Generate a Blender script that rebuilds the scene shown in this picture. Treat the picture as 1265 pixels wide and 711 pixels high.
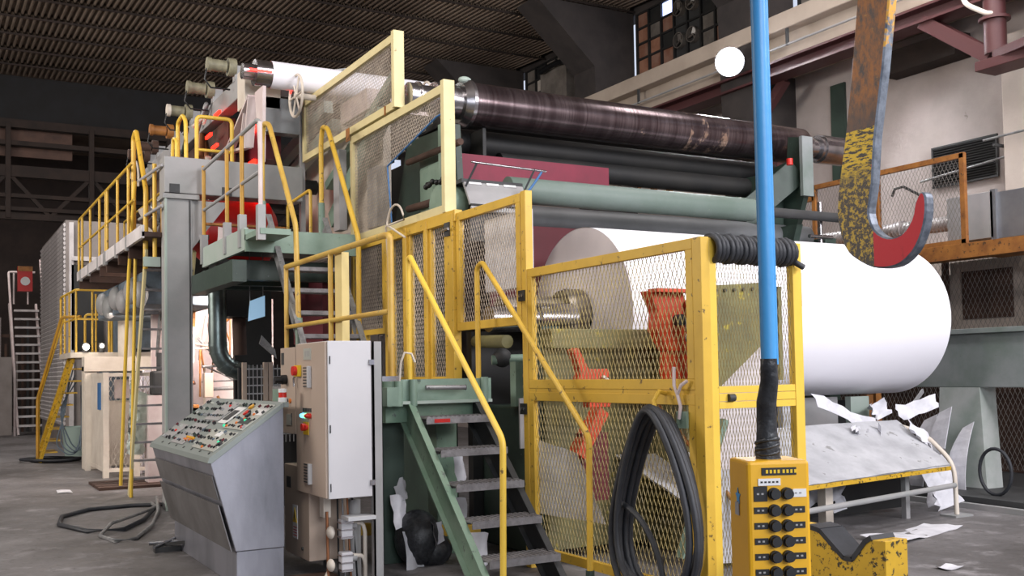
import bpy, math, random
from mathutils import Vector, Matrix
for o in list(bpy.data.objects): bpy.data.objects.remove(o)
sc = bpy.context.scene
C = sc.collection
rnd = random.Random(7)
PI = math.pi
V = Vector

# ------------------------------------------------------------------ camera
YAW, PITCH, ROLL = [math.radians(a) for a in (29.62, 2.235, -0.97)]
fw = V((math.sin(YAW)*math.cos(PITCH), math.cos(YAW)*math.cos(PITCH), math.sin(PITCH)))
rt = V((math.cos(YAW), -math.sin(YAW), 0)); up = rt.cross(fw)
r2 = rt*math.cos(ROLL)+up*math.sin(ROLL); u2 = up*math.cos(ROLL)-rt*math.sin(ROLL)
cd = bpy.data.cameras.new('camera'); cam = bpy.data.objects.new('camera', cd); C.objects.link(cam)
m = Matrix((r2, u2, -fw)).transposed().to_4x4(); m.translation = V((0, 0, 1.6)); cam.matrix_world = m
cd.sensor_width = 36; cd.lens = 36*1268.8/1265; cd.shift_y = 55.2/1265; cd.clip_start = 0.05; cd.clip_end = 200
sc.camera = cam
# ------------------------------------------------------------------ light and exposure
w = bpy.data.worlds.new('world'); sc.world = w; w.use_nodes = True
w.node_tree.nodes['Background'].inputs[0].default_value = (.75, .82, 1, 1)
w.node_tree.nodes['Background'].inputs[1].default_value = 0.9
sc.view_settings.view_transform = 'Standard'; sc.view_settings.look = 'None'
sc.view_settings.gamma = 1; sc.view_settings.exposure = 0.0; sc.view_settings.use_curve_mapping = False
def area(name, loc, target, size, power, col=(1, 1, 1), size_y=None):
    l = bpy.data.lights.new(name, 'AREA'); l.energy = power; l.color = col; l.size = size
    if size_y: l.shape = 'RECTANGLE'; l.size_y = size_y
    o = bpy.data.objects.new(name, l); C.objects.link(o); o.location = loc
    o.rotation_euler = (V(target)-V(loc)).to_track_quat('-Z', 'Y').to_euler()
    return o
area('daylight_right', (9.5, -3.5, 7.0), (8, 8, 1.5), 5, 1150, (1, .97, 1), 3)
area('daylight_behind', (1, -7, 5.0), (2.5, 9, 2.5), 6, 620, (.95, .96, 1), 3)
area('overhead_fill_left', (0.3, 6, 9.0), (2.0, 11, 1.5), 2.0, 330, (1, .93, .86))  # unseen overhead fill for the left side, no fixture modelled
area('overhead_fill_machine', (6.5, 3.0, 9.2), (6.5, 8.5, 2), 2.0, 380, (1, .97, .98))  # added overhead light above the machine, source unseen
area('overhead_fill_far', (1.2, 22, 9.0), (2.2, 24, 1), 3.0, 380, (1, .95, .92))  # added fill over the far left floor, no lamp there
area('overhead_fill_back', (1.5, 34, 8.5), (2.4, 36, 0), 3.0, 170, (1, .9, .85))  # unseen fill added for the far end of the hall
area('overhead_fill_wall', (10.5, 8.5, 9.0), (13.5, 10, 5), 2.0, 260, (1, .95, .95))  # unseen overhead light added to brighten the right wall
area('ceiling_fill_left', (-7.5, 14, 5.5), (4, 17, 10), 7, 1500, (1, .93, .86), 3)  # unseen uplight added to brighten the ceiling; the left wall has no window
area('inside_machine', (4.0, 15.9, 3.0), (3.7, 17.6, 1.4), .8, 260, (1, .84, .76))
area('inside_machine_low', (3.2, 18.6, 2.6), (3.2, 20.5, .8), 1.0, 35, (1, .84, .74))

# ------------------------------------------------------------------ materials
def lin(h):
    h = h.lstrip('#'); c = [int(h[i:i+2], 16)/255 for i in (0, 2, 4)]
    return tuple(x/12.92 if x <= .04045 else ((x+.055)/1.055)**2.4 for x in c)+(1,)
class N:
    def __init__(s, name):
        s.m = bpy.data.materials.new(name); s.m.use_nodes = True; s.t = s.m.node_tree
        s.b = s.t.nodes['Principled BSDF']; s.tc = s.t.nodes.new('ShaderNodeTexCoord')
    def n(s, typ, **k):
        x = s.t.nodes.new(typ)
        for a, b in k.items(): setattr(x, a, b)
        return x
    def l(s, a, b): s.t.links.new(a, b)
    def noise(s, scale, detail=3, rough=.55, stretch=None):
        x = s.n('ShaderNodeTexNoise'); x.inputs['Scale'].default_value = scale
        x.inputs['Detail'].default_value = detail; x.inputs['Roughness'].default_value = rough
        src = s.tc.outputs['Object']
        if stretch:
            mp = s.n('ShaderNodeMapping'); mp.inputs['Scale'].default_value = stretch
            s.l(src, mp.inputs[0]); src = mp.outputs[0]
        s.l(src, x.inputs['Vector']); return x.outputs['Fac']
    def ramp(s, f, a, b, ca=(0, 0, 0, 1), cb=(1, 1, 1, 1)):
        r = s.n('ShaderNodeValToRGB'); r.color_ramp.elements[0].position = a; r.color_ramp.elements[1].position = b
        r.color_ramp.elements[0].color = ca; r.color_ramp.elements[1].color = cb
        s.l(f, r.inputs[0]); return r.outputs[0]
    def mix(s, f, a, b):
        x = s.n('ShaderNodeMix', data_type='RGBA')
        for i, v in ((0, f), (6, a), (7, b)):
            if isinstance(v, (tuple, float, int)): x.inputs[i].default_value = v
            else: s.l(v, x.inputs[i])
        return x.outputs[2]
    def math(s, op, a, b):
        x = s.n('ShaderNodeMath', operation=op)
        for i, v in ((0, a), (1, b)):
            if isinstance(v, (float, int)): x.inputs[i].default_value = v
            else: s.l(v, x.inputs[i])
        return x.outputs[0]
    def bump(s, f, st=.2, dist=.01):
        x = s.n('ShaderNodeBump'); x.inputs['Strength'].default_value = st; x.inputs['Distance'].default_value = dist
        s.l(f, x.inputs['Height']); s.l(x.outputs[0], s.b.inputs['Normal'])
MATS = {}
def mat(name, col, rough=.5, metal=0., alt=None, altamt=.5, altscale=2.5, chip=None, chipamt=.36, chipscale=18, bump=.08, emit=None, es=1., stretch=None, alpha=None):
    k = N(name); b = k.b
    b.inputs['Roughness'].default_value = rough; b.inputs['Metallic'].default_value = metal
    c = lin(col)
    if emit:
        b.inputs['Base Color'].default_value = c
        b.inputs['Emission Color'].default_value = lin(emit); b.inputs['Emission Strength'].default_value = es
        MATS[name] = k.m; return k.m
    if alt is None: alt = tuple(x*.72 for x in c[:3])+(1,)
    else: alt = lin(alt)
    f = k.ramp(k.noise(altscale, 5, .6, stretch), .38, .68)
    col_ = k.mix(k.math('MULTIPLY', f, altamt), c, alt)
    if chip:
        g = k.noise(chipscale, 6, .65)
        col_ = k.mix(k.ramp(g, chipamt-.03, chipamt+.02, (1, 1, 1, 1), (0, 0, 0, 1)), col_, lin(chip))
    k.l(col_, b.inputs['Base Color'])
    if bump: k.bump(k.noise(30, 4), bump, .01)
    if alpha is not None: b.inputs['Alpha'].default_value = alpha
    MATS[name] = k.m; return k.m
mat('yellow', '#D8B040', .42, alt='#BC9534', altamt=.6, chip='#6B5530', chipamt=.36, chipscale=14)
mat('yellow_bright', '#E8C34C', .4, alt='#D8B040', altamt=.5, chip='#7a6038', chipamt=.33, chipscale=16)
mat('yellow_pale', '#DACE9C', .5, alt='#C6B684', altamt=.6, chip='#8a6a3a', chipamt=.31, chipscale=9)
mat('yellow_rail', '#CFAE54', .45, alt='#B08538', altamt=.8, chip='#7a6a50', chipamt=.36, chipscale=10)
mat('cream_wood', '#DCC888', .6, alt='#C8B070')
mat('yellow_mesh', '#a8965c', .5, .2, alt='#8c8062', altamt=.9, altscale=6, bump=0)
mat('pale_mesh', '#B5A796', .5, .1, alt='#8f8478', altamt=.9, altscale=6, bump=0)
mat('grey_mesh', '#8a8580', .5, .3, bump=0)
mat('green', '#71897a', .5, alt='#8FA395', altamt=.7, chip='#4f5f55', chipamt=.34, chipscale=10)
mat('green_light', '#a5b0a9', .5, alt='#94AA9C', altamt=.6)
mat('green_dark', '#34453c', .5, alt='#26332e', altamt=.8, chip='#59645e', chipamt=.32)
mat('green_stair', '#68836f', .5, alt='#8A9A8A', altamt=.7, chip='#565f58', chipamt=.37, chipscale=12)
mat('olive_grey', '#8f8b72', .6, alt='#5c584a', altamt=.8, altscale=8)
mat('olive', '#7b7750', .7, alt='#56553f', altamt=.9, chip='#a89a3c', chipamt=.36, chipscale=7)
mat('post_grey', '#a09e9f', .5, alt='#848a88', altamt=.7, altscale=1.5)
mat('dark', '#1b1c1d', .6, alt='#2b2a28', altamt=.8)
mat('darkgrey', '#3b3c3d', .6, alt='#2a2a2a', altamt=.8)
mat('black', '#121316', .45, bump=.05)
mat('rubber', '#25272c', .55, alt='#3b3e44', altamt=.5, altscale=8)
mat('tape', '#1c1e22', .38, alt='#4a4d50', altamt=.5, altscale=30, bump=.6)
mat('steel', '#8b8c90', .38, .85, alt='#6b6a6c', altamt=.6)
mat('shaft_steel', '#8d857c', .42, .8, alt='#5f564c', altamt=.8, altscale=5)
mat('steel_edge', '#8a93a0', .42, .6, alt='#5f6874', altamt=.8, altscale=9, chip='#3f4248', chipamt=.36, chipscale=20)
mat('galv', '#9b9c9c', .5, .5, alt='#77777a', altamt=.9, altscale=8, chip='#5c5c5c', chipamt=.38, chipscale=30)
mat('tread', '#8e8c8e', .6, .3, alt='#6d6a6c', altamt=.9, altscale=10, bump=.5)
mat('chrome', '#b9b6ba', .22, .95, alt='#77736f', altamt=.6, altscale=4)
mat('stainless', '#a3a4ad', .38, .55, alt='#6c6e74', altamt=.8, altscale=2, stretch=(1, 1, .3))
mat('stainless_front', '#858383', .45, .4, alt='#55524f', altamt=.7, altscale=2)
mat('panel_grey', '#858d8a', .5, .1, alt='#7f8985', altamt=.5)
mat('panel_plate', '#b6b8b0', .45, .3)
mat('cabinet', '#b7a596', .5, alt='#a89686', altamt=.4, altscale=1.5, bump=.02)
mat('cabinet_side', '#c9c8cb', .45, alt='#bbbabf', altamt=.5, altscale=1.5, bump=.02)
mat('cabinet_edge', '#bfc0c2', .45)
mat('paper', '#f4f3fa', .65, alt='#efeef6', altamt=.3, bump=.0)
mat('paper_edge', '#e4dcde', .8, alt='#d6ced2', altamt=.8, altscale=1.5)
mat('scrap', '#dcdce2', .7, alt='#b9b9c0', altamt=.7, altscale=6)
mat('web_grey', '#cfc8c8', .8, alt='#bab3b4', altamt=.7, altscale=1.2)
mat('scrap_dusty', '#b8b9bd', .8, alt='#96979b', altamt=.8, altscale=3, chip='#8a8a8a', chipamt=.36, chipscale=6)
mat('maroon', '#7d2038', .6, alt='#5f1a2c', altamt=.6)
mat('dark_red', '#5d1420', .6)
mat('red', '#c8201c', .45, alt='#a01814', altamt=.5)
mat('orange', '#cf4a26', .5, alt='#a8351c', altamt=.7, chip='#5c4638', chipamt=.36, chipscale=9)
mat('white', '#e6e6e6', .5)
mat('ivory', '#d8cfc2', .6, alt='#bfb3a6', altamt=.8)
mat('pinkwhite', '#d8ccca', .5, alt='#c0a8a8', altamt=.7)
mat('siding', '#d6d1d1', .6, alt='#a8a2a2', altamt=.7)
mat('hallwall', '#8c8480', .7, alt='#78706c', altamt=.7)
mat('concrete', '#b8aeaa', .85, alt='#9d938e', altamt=.9, altscale=.8, chip='#87807a', chipamt=.3, chipscale=3, bump=.2)
mat('concrete_light', '#c4b8ae', .85, alt='#a89c92', altamt=.7, altscale=.8, bump=.2)
mat('beamconc', '#b3a597', .8, alt='#97897b', altamt=.9, altscale=.7)
mat('pier', '#3a3432', .85, alt='#2c2827', altamt=.9)
mat('oxide', '#4b2728', .55, alt='#4e2a2b', altamt=.8)
mat('rust', '#a66e34', .6, alt='#7b4c26', altamt=.9, altscale=5, chip='#4a3424', chipamt=.38, chipscale=12)
mat('rustbrown', '#503a30', .8, alt='#3a2a24', altamt=.9)
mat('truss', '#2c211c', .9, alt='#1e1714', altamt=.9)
mat('backwall', '#3a302c', .9, alt='#2c2523', altamt=.9)
mat('ceil', '#938374', .75, alt='#584a40', altamt=1., altscale=.35, bump=.05)
mat('bulkhead', '#1c1c1e', .9, alt='#171514', altamt=.9)
mat('blue_cable', '#4a9fdc', .4, alt='#2f80c4', altamt=.5, altscale=3)
mat('blue', '#3a6ea5', .5)
mat('dusty_blue', '#6a7986', .8, alt='#545c62', altamt=.9, altscale=5)
mat('tube_green', '#6f7d77', .5, alt='#5b6c62', altamt=.8, altscale=1.5, chip='#c9c3a0', chipamt=.30, chipscale=30)
mat('green_dusty', '#717d77', .6, alt='#94989a', altamt=.9, altscale=1.3, chip='#4a5a50', chipamt=.3)
mat('column_pale', '#b9bebb', .65, alt='#93a097', altamt=.9, altscale=2)
mat('tube_grey', '#5f6263', .5, .2, alt='#7a7d80', altamt=.8, altscale=1)
mat('copper', '#a06a48', .45, .5)
mat('green_btn', '#2fbf8f', .4, emit='#30d8a0', es=.7)
mat('red_btn', '#d02a20', .4); mat('orange_btn', '#d9772a', .4); mat('amber', '#d8a02a', .4)
mat('blue_lamp', '#60c0ff', .3, emit='#70d0ff', es=2.2)
mat('green_lamp', '#80ffc0', .3, emit='#90ffb8', es=1.6)
mat('red_glow', '#ff2010', .4, emit='#ff1c10', es=7)
mat('lamp_glass', '#ffffff', .3, emit='#f4f6ff', es=60)
mat('sky_pane', '#c0d0ff', .3, emit='#b8c8ff', es=2.6)
mat('spot_glow', '#fff4e0', .3, emit='#fff0dc', es=14)
mat('pane_brown', '#8f7062', .35, alt='#7a4c38', altamt=.9, altscale=4)
mat('pane_orange', '#a07560', .35, alt='#7c5240', altamt=.9, altscale=4)
mat('pane_grey', '#7c7670', .3, alt='#55504c', altamt=.9, altscale=3)
mat('pane_light', '#c8c0b8', .4, alt='#9c948c', altamt=.6)
mat('plastic_bag', '#a9b4a8', .15, alt='#c8d0c8', altamt=.7, altscale=8, bump=.8)
mat('bucket', '#9fb3ac', .5)
mat('insulation', '#b9b3b3', .4, .3, alt='#8f8a8a', altamt=.7, altscale=9, bump=.6)
mat('duct', '#9a9da2', .38, .7, alt='#7d7f86', altamt=.7, altscale=2)
mat('ducting', '#8d9a98', .3, .75, alt='#55625f', altamt=.8, altscale=3)
mat('screen', '#8fb0c8', .2, emit='#8fb4d0', es=.7)
mat('rail_end', '#b98a28', .45, alt='#8d6a2a', altamt=.7)
mat('yellow_worn', '#cfa62c', .5, alt='#a98522', altamt=.6, chip='#3a3222', chipamt=.42, chipscale=22)
mat('warn_yellow', '#e8c020', .4)
mat('pendant_yellow', '#E6AE1E', .38, alt='#d39c18', altamt=.4, altscale=6, bump=.03)
def floor_mat():
    k = N('floor_concrete'); a = k.noise(.35, 6, .6); b_ = k.noise(3, 8, .7); c_ = k.noise(14, 6, .6)
    c = k.mix(k.ramp(a, .38, .62), lin('#575453'), lin('#7d7a7b'))
    c = k.mix(k.ramp(b_, .53, .70), c, lin('#918e90'))
    c = k.mix(k.ramp(c_, .25, .42, (1, 1, 1, 1), (0, 0, 0, 1)), c, lin('#4a4745'))
    k.l(c, k.b.inputs['Base Color'])
    k.l(k.ramp(b_, .3, .7, (.42, .42, .42, 1), (.75, .75, .75, 1)), k.b.inputs['Roughness'])
    k.bump(b_, .25, .01); MATS['floor'] = k.m
floor_mat()
def roll_mat():
    k = N('worn_roll'); b = k.b
    xyz = k.n('ShaderNodeSeparateXYZ'); k.l(k.tc.outputs['Object'], xyz.inputs[0])
    base = k.mix(k.ramp(k.noise(3, 5, .6, (2.5, .3, .3)), .35, .65), lin('#4b4042'), lin('#6e6264'))
    base = k.mix(k.ramp(k.noise(40, 3, .6, (1, .02, .02)), .45, .7), base, lin('#3f3032'))
    band = k.math('MULTIPLY', k.math('GREATER_THAN', xyz.outputs[0], .55), k.math('LESS_THAN', xyz.outputs[0], 1.15))
    n2 = k.ramp(k.noise(6, 6, .7, (1, .6, .6)), .50, .56)
    msk = k.math('MULTIPLY', band, n2)
    n3 = k.ramp(k.noise(9, 5, .7), .66, .70)
    wide = k.math('MULTIPLY', k.math('GREATER_THAN', xyz.outputs[0], -.4), n3)
    c = k.mix(k.math('MAXIMUM', msk, wide), base, lin('#b59a88'))
    k.l(c, b.inputs['Base Color']); b.inputs['Metallic'].default_value = .8; b.inputs['Roughness'].default_value = .24
    MATS['worn_roll'] = k.m
roll_mat()
def hook_mat():
    k = N('hook_paint'); b = k.b
    xyz = k.n('ShaderNodeSeparateXYZ'); k.l(k.tc.outputs['Object'], xyz.inputs[0])
    Y, Z = xyz.outputs[1], xyz.outputs[2]
    n1 = k.noise(22, 8, .75, (1, 1, .5)); n2 = k.noise(60, 5, .7, (1, .4, 1.6))
    rust = k.mix(k.ramp(n1, .42, .6), lin('#a0652e'), lin('#4d4440'))
    rust = k.mix(k.ramp(k.noise(30, 6, .8), .62, .7), rust, lin('#c99a4c'))
    low = k.ramp(Z, .40, .46, (1, 1, 1, 1), (0, 0, 0, 1))         # bare dark band above the yellow
    rust = k.mix(k.math('MULTIPLY', k.ramp(Z, .57, .68, (1, 1, 1, 1), (0, 0, 0, 1)), .75), rust, lin('#4c4240'))
    yel = k.mix(k.ramp(n2, .50, .53), lin('#e0bb2a'), lin('#3b3733'))
    yd = k.mix(k.ramp(k.noise(45, 6, .8), .50, .55), lin('#453f3a'), lin('#c2a236'))
    yl = k.mix(k.ramp(Z, .34, .42), yd, yel)
    c = k.mix(k.math('LESS_THAN', Z, .545), rust, yl)
    redc = k.mix(k.ramp(n1, .6, .75), lin('#c4172a'), lin('#8d1a1e'))
    red = k.math('MULTIPLY', k.math('LESS_THAN', Y, -.02), k.math('LESS_THAN', Z, .4))
    c = k.mix(red, c, redc)
    k.l(c, b.inputs['Base Color']); b.inputs['Roughness'].default_value = .5; b.inputs['Metallic'].default_value = .1
    k.bump(n1, .3, .004); MATS['hook'] = k.m
hook_mat()
def edge_mat():
    k = N('hook_edge'); b = k.b
    xyz = k.n('ShaderNodeSeparateXYZ'); k.l(k.tc.outputs['Object'], xyz.inputs[0])
    base = k.mix(k.ramp(k.noise(14, 6, .7), .4, .65), lin('#7d8590'), lin('#4a515c'))
    up_ = k.math('MULTIPLY', k.math('GREATER_THAN', xyz.outputs[2], .83), k.ramp(k.noise(18, 5, .7), .42, .5))
    k.l(k.mix(up_, base, lin('#c9963c')), b.inputs['Base Color']); b.inputs['Roughness'].default_value = .45; b.inputs['Metallic'].default_value = .45
    MATS['hook_edge'] = k.m
edge_mat()

# ------------------------------------------------------------------ mesh building
class MB:
    def __init__(s): s.v = []; s.f = []; s.sm = []; s.mi = []; s.slot = 0
    def add(s, vs, fs, smooth=False):
        b = len(s.v); s.v += [tuple(x) for x in vs]
        for f in fs: s.f.append([b+i for i in f]); s.sm.append(smooth); s.mi.append(s.slot)
        return s
    def box(s, x0, x1, y0, y1, z0, z1):
        x0, x1 = sorted((x0, x1)); y0, y1 = sorted((y0, y1)); z0, z1 = sorted((z0, z1))
        return s.add([(x0,y0,z0),(x1,y0,z0),(x1,y1,z0),(x0,y1,z0),(x0,y0,z1),(x1,y0,z1),(x1,y1,z1),(x0,y1,z1)],
                     [(0,3,2,1),(4,5,6,7),(0,1,5,4),(1,2,6,5),(2,3,7,6),(3,0,4,7)])
    def obox(s, c, a, b, d):          # centre and three half vectors
        c, a, b, d = V(c), V(a), V(b), V(d)
        if a.cross(b).dot(d) < 0: a = -a
        vs = [c+i*a+j*b+k*d for k in (-1,1) for i, j in ((-1,-1),(1,-1),(1,1),(-1,1))]
        return s.add(vs, [(0,3,2,1),(4,5,6,7),(0,1,5,4),(1,2,6,5),(2,3,7,6),(3,0,4,7)])
    def bar(s, p, q, w_, h, upv=(0,0,1)):
        p, q = V(p), V(q); d = q-p; u = V(upv)
        a = d.cross(u)
        if a.length < 1e-6: a = d.cross(V((1,0,0)))
        a.normalize(); b = a.cross(d).normalized()
        return s.obox((p+q)/2, d/2, a*w_/2, b*h/2)
    def tube(s, p, q, r, n=12, r2_=None, cap=True):
        p, q = V(p), V(q); d = (q-p).normalized(); r2_ = r if r2_ is None else r2_
        a = d.cross(V((0,0,1)) if abs(d.z) < .9 else V((1,0,0))).normalized(); b = d.cross(a)
        ring = lambda c, rr: [c+(a*math.cos(2*PI*i/n)+b*math.sin(2*PI*i/n))*rr for i in range(n)]
        A, B = ring(p, r), ring(q, r2_)
        s.add(A+B, [(i, (i+1) % n, n+(i+1) % n, n+i) for i in range(n)], True)
        if cap: s.add(A, [tuple(range(n))[::-1]]); s.add(B, [tuple(range(n))])
        return s
    def path(s, pts, r, n=8, closed=False, cap=True):
        pts = [V(p) for p in pts]; L = len(pts); rings = []; prev = None
        for i, p in enumerate(pts):
            if closed: d = pts[(i+1) % L]-pts[i-1]
            else: d = pts[min(i+1, L-1)]-pts[max(i-1, 0)]
            d.normalize()
            if prev is None: a = d.cross(V((0,0,1)) if abs(d.z) < .9 else V((1,0,0))).normalized()
            else: a = (prev-d*prev.dot(d)).normalized()
            prev = a; b = d.cross(a)
            rr = r[i] if isinstance(r, (list, tuple)) else r
            rings.append([p+(a*math.cos(2*PI*k/n)+b*math.sin(2*PI*k/n))*rr for k in range(n)])
        vs = [v for ri in rings for v in ri]; fs = []
        for i in range(L if closed else L-1):
            j = (i+1) % L
            for k in range(n): fs.append((i*n+k, i*n+(k+1) % n, j*n+(k+1) % n, j*n+k))
        s.add(vs, fs, True)
        if not closed and cap: s.add(rings[0], [tuple(range(n))[::-1]]); s.add(rings[-1], [tuple(range(n))])
        return s
    def lathe(s, prof, o, ax, n=32):   # prof: (distance along axis, radius); rings duplicated at sharp steps
        o, d = V(o), V(ax).normalized()
        a = d.cross(V((0,0,1)) if abs(d.z) < .9 else V((1,0,0))).normalized(); b = d.cross(a)
        for (t0, r0), (t1, r1) in zip(prof, prof[1:]):
            A = [o+d*t0+(a*math.cos(2*PI*i/n)+b*math.sin(2*PI*i/n))*max(r0, 1e-4) for i in range(n)]
            B = [o+d*t1+(a*math.cos(2*PI*i/n)+b*math.sin(2*PI*i/n))*max(r1, 1e-4) for i in range(n)]
            s.add(A+B, [(i, (i+1) % n, n+(i+1) % n, n+i) for i in range(n)], True)
        return s
    def prism(s, poly, axis, a0, a1):  # poly in the plane across axis: x -> (y,z), y -> (x,z), z -> (x,y)
        f = {'x': lambda p, t: (t, p[0], p[1]), 'y': lambda p, t: (p[0], t, p[1]), 'z': lambda p, t: (p[0], p[1], t)}[axis]
        n = len(poly); A = [f(p, a0) for p in poly]; B = [f(p, a1) for p in poly]
        ar = sum(poly[i][0]*poly[(i+1) % n][1]-poly[(i+1) % n][0]*poly[i][1] for i in range(n))
        flip = (ar > 0) != (axis == 'y'); 
        if a1 < a0: flip = not flip
        fs = [tuple(range(n))[::-1], tuple(range(n, 2*n))]+[(i, (i+1) % n, n+(i+1) % n, n+i) for i in range(n)]
        if not flip: fs = [f_[::-1] for f_ in fs]
        return s.add(A+B, fs)
    def ball(s, c, r, n=12, m_=8, sc_=(1,1,1)):
        vs = []; fs = []
        for i in range(m_+1):
            t = PI*i/m_
            for k in range(n):
                p = 2*PI*k/n; vs.append((c[0]+r*sc_[0]*math.sin(t)*math.cos(p), c[1]+r*sc_[1]*math.sin(t)*math.sin(p), c[2]+r*sc_[2]*math.cos(t)))
        for i in range(m_):
            for k in range(n): fs.append((i*n+k, (i+1)*n+k, (i+1)*n+(k+1) % n, i*n+(k+1) % n))
        return s.add(vs, fs, True)
    def build(s, name, m_, parent=None, bevel=0, label=None, cat=None, group=None, kind=None, origin=None):
        me = bpy.data.meshes.new(name)
        if parent is not None: org = V(parent['org'])
        elif origin is not None: org = V(origin)
        else:
            xs = [v[0] for v in s.v]; ys = [v[1] for v in s.v]; zs = [v[2] for v in s.v]
            org = V(((min(xs)+max(xs))/2, (min(ys)+max(ys))/2, min(zs)))
        me.from_pydata([(v[0]-org.x, v[1]-org.y, v[2]-org.z) for v in s.v], [], s.f)
        me.polygons.foreach_set('use_smooth', s.sm); me.polygons.foreach_set('material_index', s.mi)
        for mm in (m_ if isinstance(m_, (list, tuple)) else [m_]): me.materials.append(MATS[mm])
        me.update()
        o = bpy.data.objects.new(name, me); C.objects.link(o); o['org'] = tuple(org)
        if parent is not None: o.parent = parent
        else: o.location = org
        if bevel:
            b = o.modifiers.new('bevel', 'BEVEL'); b.width = bevel; b.segments = 2; b.limit_method = 'ANGLE'; b.harden_normals = False
        return tag(o, label, cat, group, kind)
def tag(o, label=None, cat=None, group=None, kind=None):
    if label: o['label'] = label
    if cat: o['category'] = cat
    if group: o['group'] = group
    if kind: o['kind'] = kind
    return o
def thing(name, loc, label, cat, group=None):
    o = bpy.data.objects.new(name, None); C.objects.link(o); o.location = loc; o['org'] = tuple(loc)
    o.empty_display_size = .1
    return tag(o, label, cat, group)
def copytree(o, d, parent=None):
    c = o.copy(); C.objects.link(c)
    if parent is None: c.location = V(o.location)+V(d)
    else: c.parent = parent
    for ch in [x for x in o.children]: copytree(ch, d, c)
    return c
def arc(c, r, a0, a1, n, ax='xz'):
    out = []
    for i in range(n+1):
        a = math.radians(a0+(a1-a0)*i/n); p = [c[0], c[1], c[2]]
        p['xyz'.index(ax[0])] += r*math.cos(a); p['xyz'.index(ax[1])] += r*math.sin(a); out.append(tuple(p))
    return out
def rounded(pts, r=.06, n=5):        # round the corners of a polyline
    pts = [V(p) for p in pts]; out = [pts[0]]
    for a, b, c in zip(pts, pts[1:], pts[2:]):
        d1 = (a-b); d2 = (c-b); rr = min(r, d1.length*.45, d2.length*.45)
        p, q = b+d1.normalized()*rr, b+d2.normalized()*rr
        for i in range(n+1):
            t = i/n; out.append(p*(1-t)**2+b*2*t*(1-t)+q*t*t)
    return out+[pts[-1]]
# expanded metal in the plane X = const ('x', running along Y) or Y = const ('y', running along X)
def inpoly(p, poly):
    c = False; n = len(poly)
    for i in range(n):
        (x1, y1), (x2, y2) = poly[i], poly[i-1]
        if (y1 > p[1]) != (y2 > p[1]) and p[0] < (x2-x1)*(p[1]-y1)/(y2-y1)+x1: c = not c
    return c
def expanded(ax, const, u0, u1, v0, v1, du, dv, m_, parent, sw=.006, th=.004, hole=None, name='mesh_infill'):
    nu = max(2, 2*round((u1-u0)/du)); nv = max(1, round((v1-v0)/dv)); hu = (u1-u0)/nu; hv = (v1-v0)/nv
    mb = MB(); vs = []; fs = []
    P = (lambda u, v, t: (const+t, u, v)) if ax == 'x' else (lambda u, v, t: (u, const+t, v))
    for k in range(nv+1):
        for i in range(nu):
            q = (i+k) % 2; a = v0+k*hv+(hv/2 if q else -hv/2); b = v0+k*hv+(-hv/2 if q else hv/2)
            ua, ub = u0+i*hu, u0+(i+1)*hu
            if k == 0:                      # clip at the lower and upper edge
                if q: ub, b = (ua+ub)/2, v0
                else: ua, a = (ua+ub)/2, v0
            if k == nv:
                if q: ua, a = (ua+ub)/2, v1
                else: ub, b = (ua+ub)/2, v1
            if hole and inpoly(((ua+ub)/2, (a+b)/2), hole): continue
            h = sw/2*1.25; n0 = len(vs)
            vs += [P(ua, a-h, -th/2), P(ua, a+h, -th/2), P(ua, a+h, th/2), P(ua, a-h, th/2),
                   P(ub, b-h, -th/2), P(ub, b+h, -th/2), P(ub, b+h, th/2), P(ub, b-h, th/2)]
            for q in ((0,1,5,4),(1,2,6,5),(2,3,7,6),(3,0,4,7)): fs.append([n0+x for x in q])
    mb.add(vs, fs)
    return mb.build(name, m_, parent, kind='stuff')
def rect_frame(mb, ax, c0, c1, u0, u1, v0, v1, w_):
    for a in ((u0, u1, v0, v0+w_), (u0, u1, v1-w_, v1), (u0, u0+w_, v0+w_, v1-w_), (u1-w_, u1, v0+w_, v1-w_)):
        if ax == 'x': mb.box(c0, c1, *a)
        else: mb.box(a[0], a[1], c0, c1, a[2], a[3])
    return mb

# ------------------------------------------------------------------ the setting
MB().box(-8, 16, -10, 42, -.1, 0).build('floor', 'floor', kind='structure')
ceil = MB().box(-8, 14.4, -10, 42, 9.98, 10.1).build('ceiling', 'ceil', kind='structure')
sheet = None
vs = []; fs = []; pitch = .135; nx = int(22/pitch)
for i in range(nx*4+1):
    x = -8+i*pitch/4; z = 9.80+(.09, .09, 0, 0)[i % 4]
    vs += [(x, 0, z-.03), (x, 1.34, z+.045)]
for i in range(nx*4): fs.append((2*i, 2*i+1, 2*i+3, 2*i+2))
ys = [-9.9+1.3*i for i in range(31)]
first = MB().add([(x, y+ys[0], z) for x, y, z in vs], fs).build('corrugated_sheet', 'ceil', ceil)
for y in ys[1:]:
    c = first.copy(); C.objects.link(c); c.parent = ceil; c.location = (0, y-ys[0], 0)
pur = MB().box(-8, 14, ys[0]+.0, ys[0]+.02, 9.755, 9.80).build('roof_batten', 'truss', ceil)
for y in ys[1:]:
    c = pur.copy(); C.objects.link(c); c.parent = ceil; c.location = (0, y-ys[0], 0)
wr = MB().box(14, 14.4, -10, 42, 0, 8.2).build('wall_right', 'concrete', kind='structure')
MB().box(14.02, 14.35, -10, 42, 8.2, 8.32).box(14.02, 14.4, -10, 42, 9.72, 9.98).build('sill_band', 'pier', wr)
MB().box(13.6, 14, 7.6, 9.35, 0, 6.4).build('pilaster', 'concrete_light', wr, bevel=.02)
MB().box(13.95, 14.01, 12.6, 12.92, 4.9, 6.6).build('green_recess', 'green_dark', wr, label='dark green recessed door high in the wall')
MB().box(13.8, 14.0, 9.4, 12.3, 3.0, 3.5).build('wall_band', 'concrete_light', wr)
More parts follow.
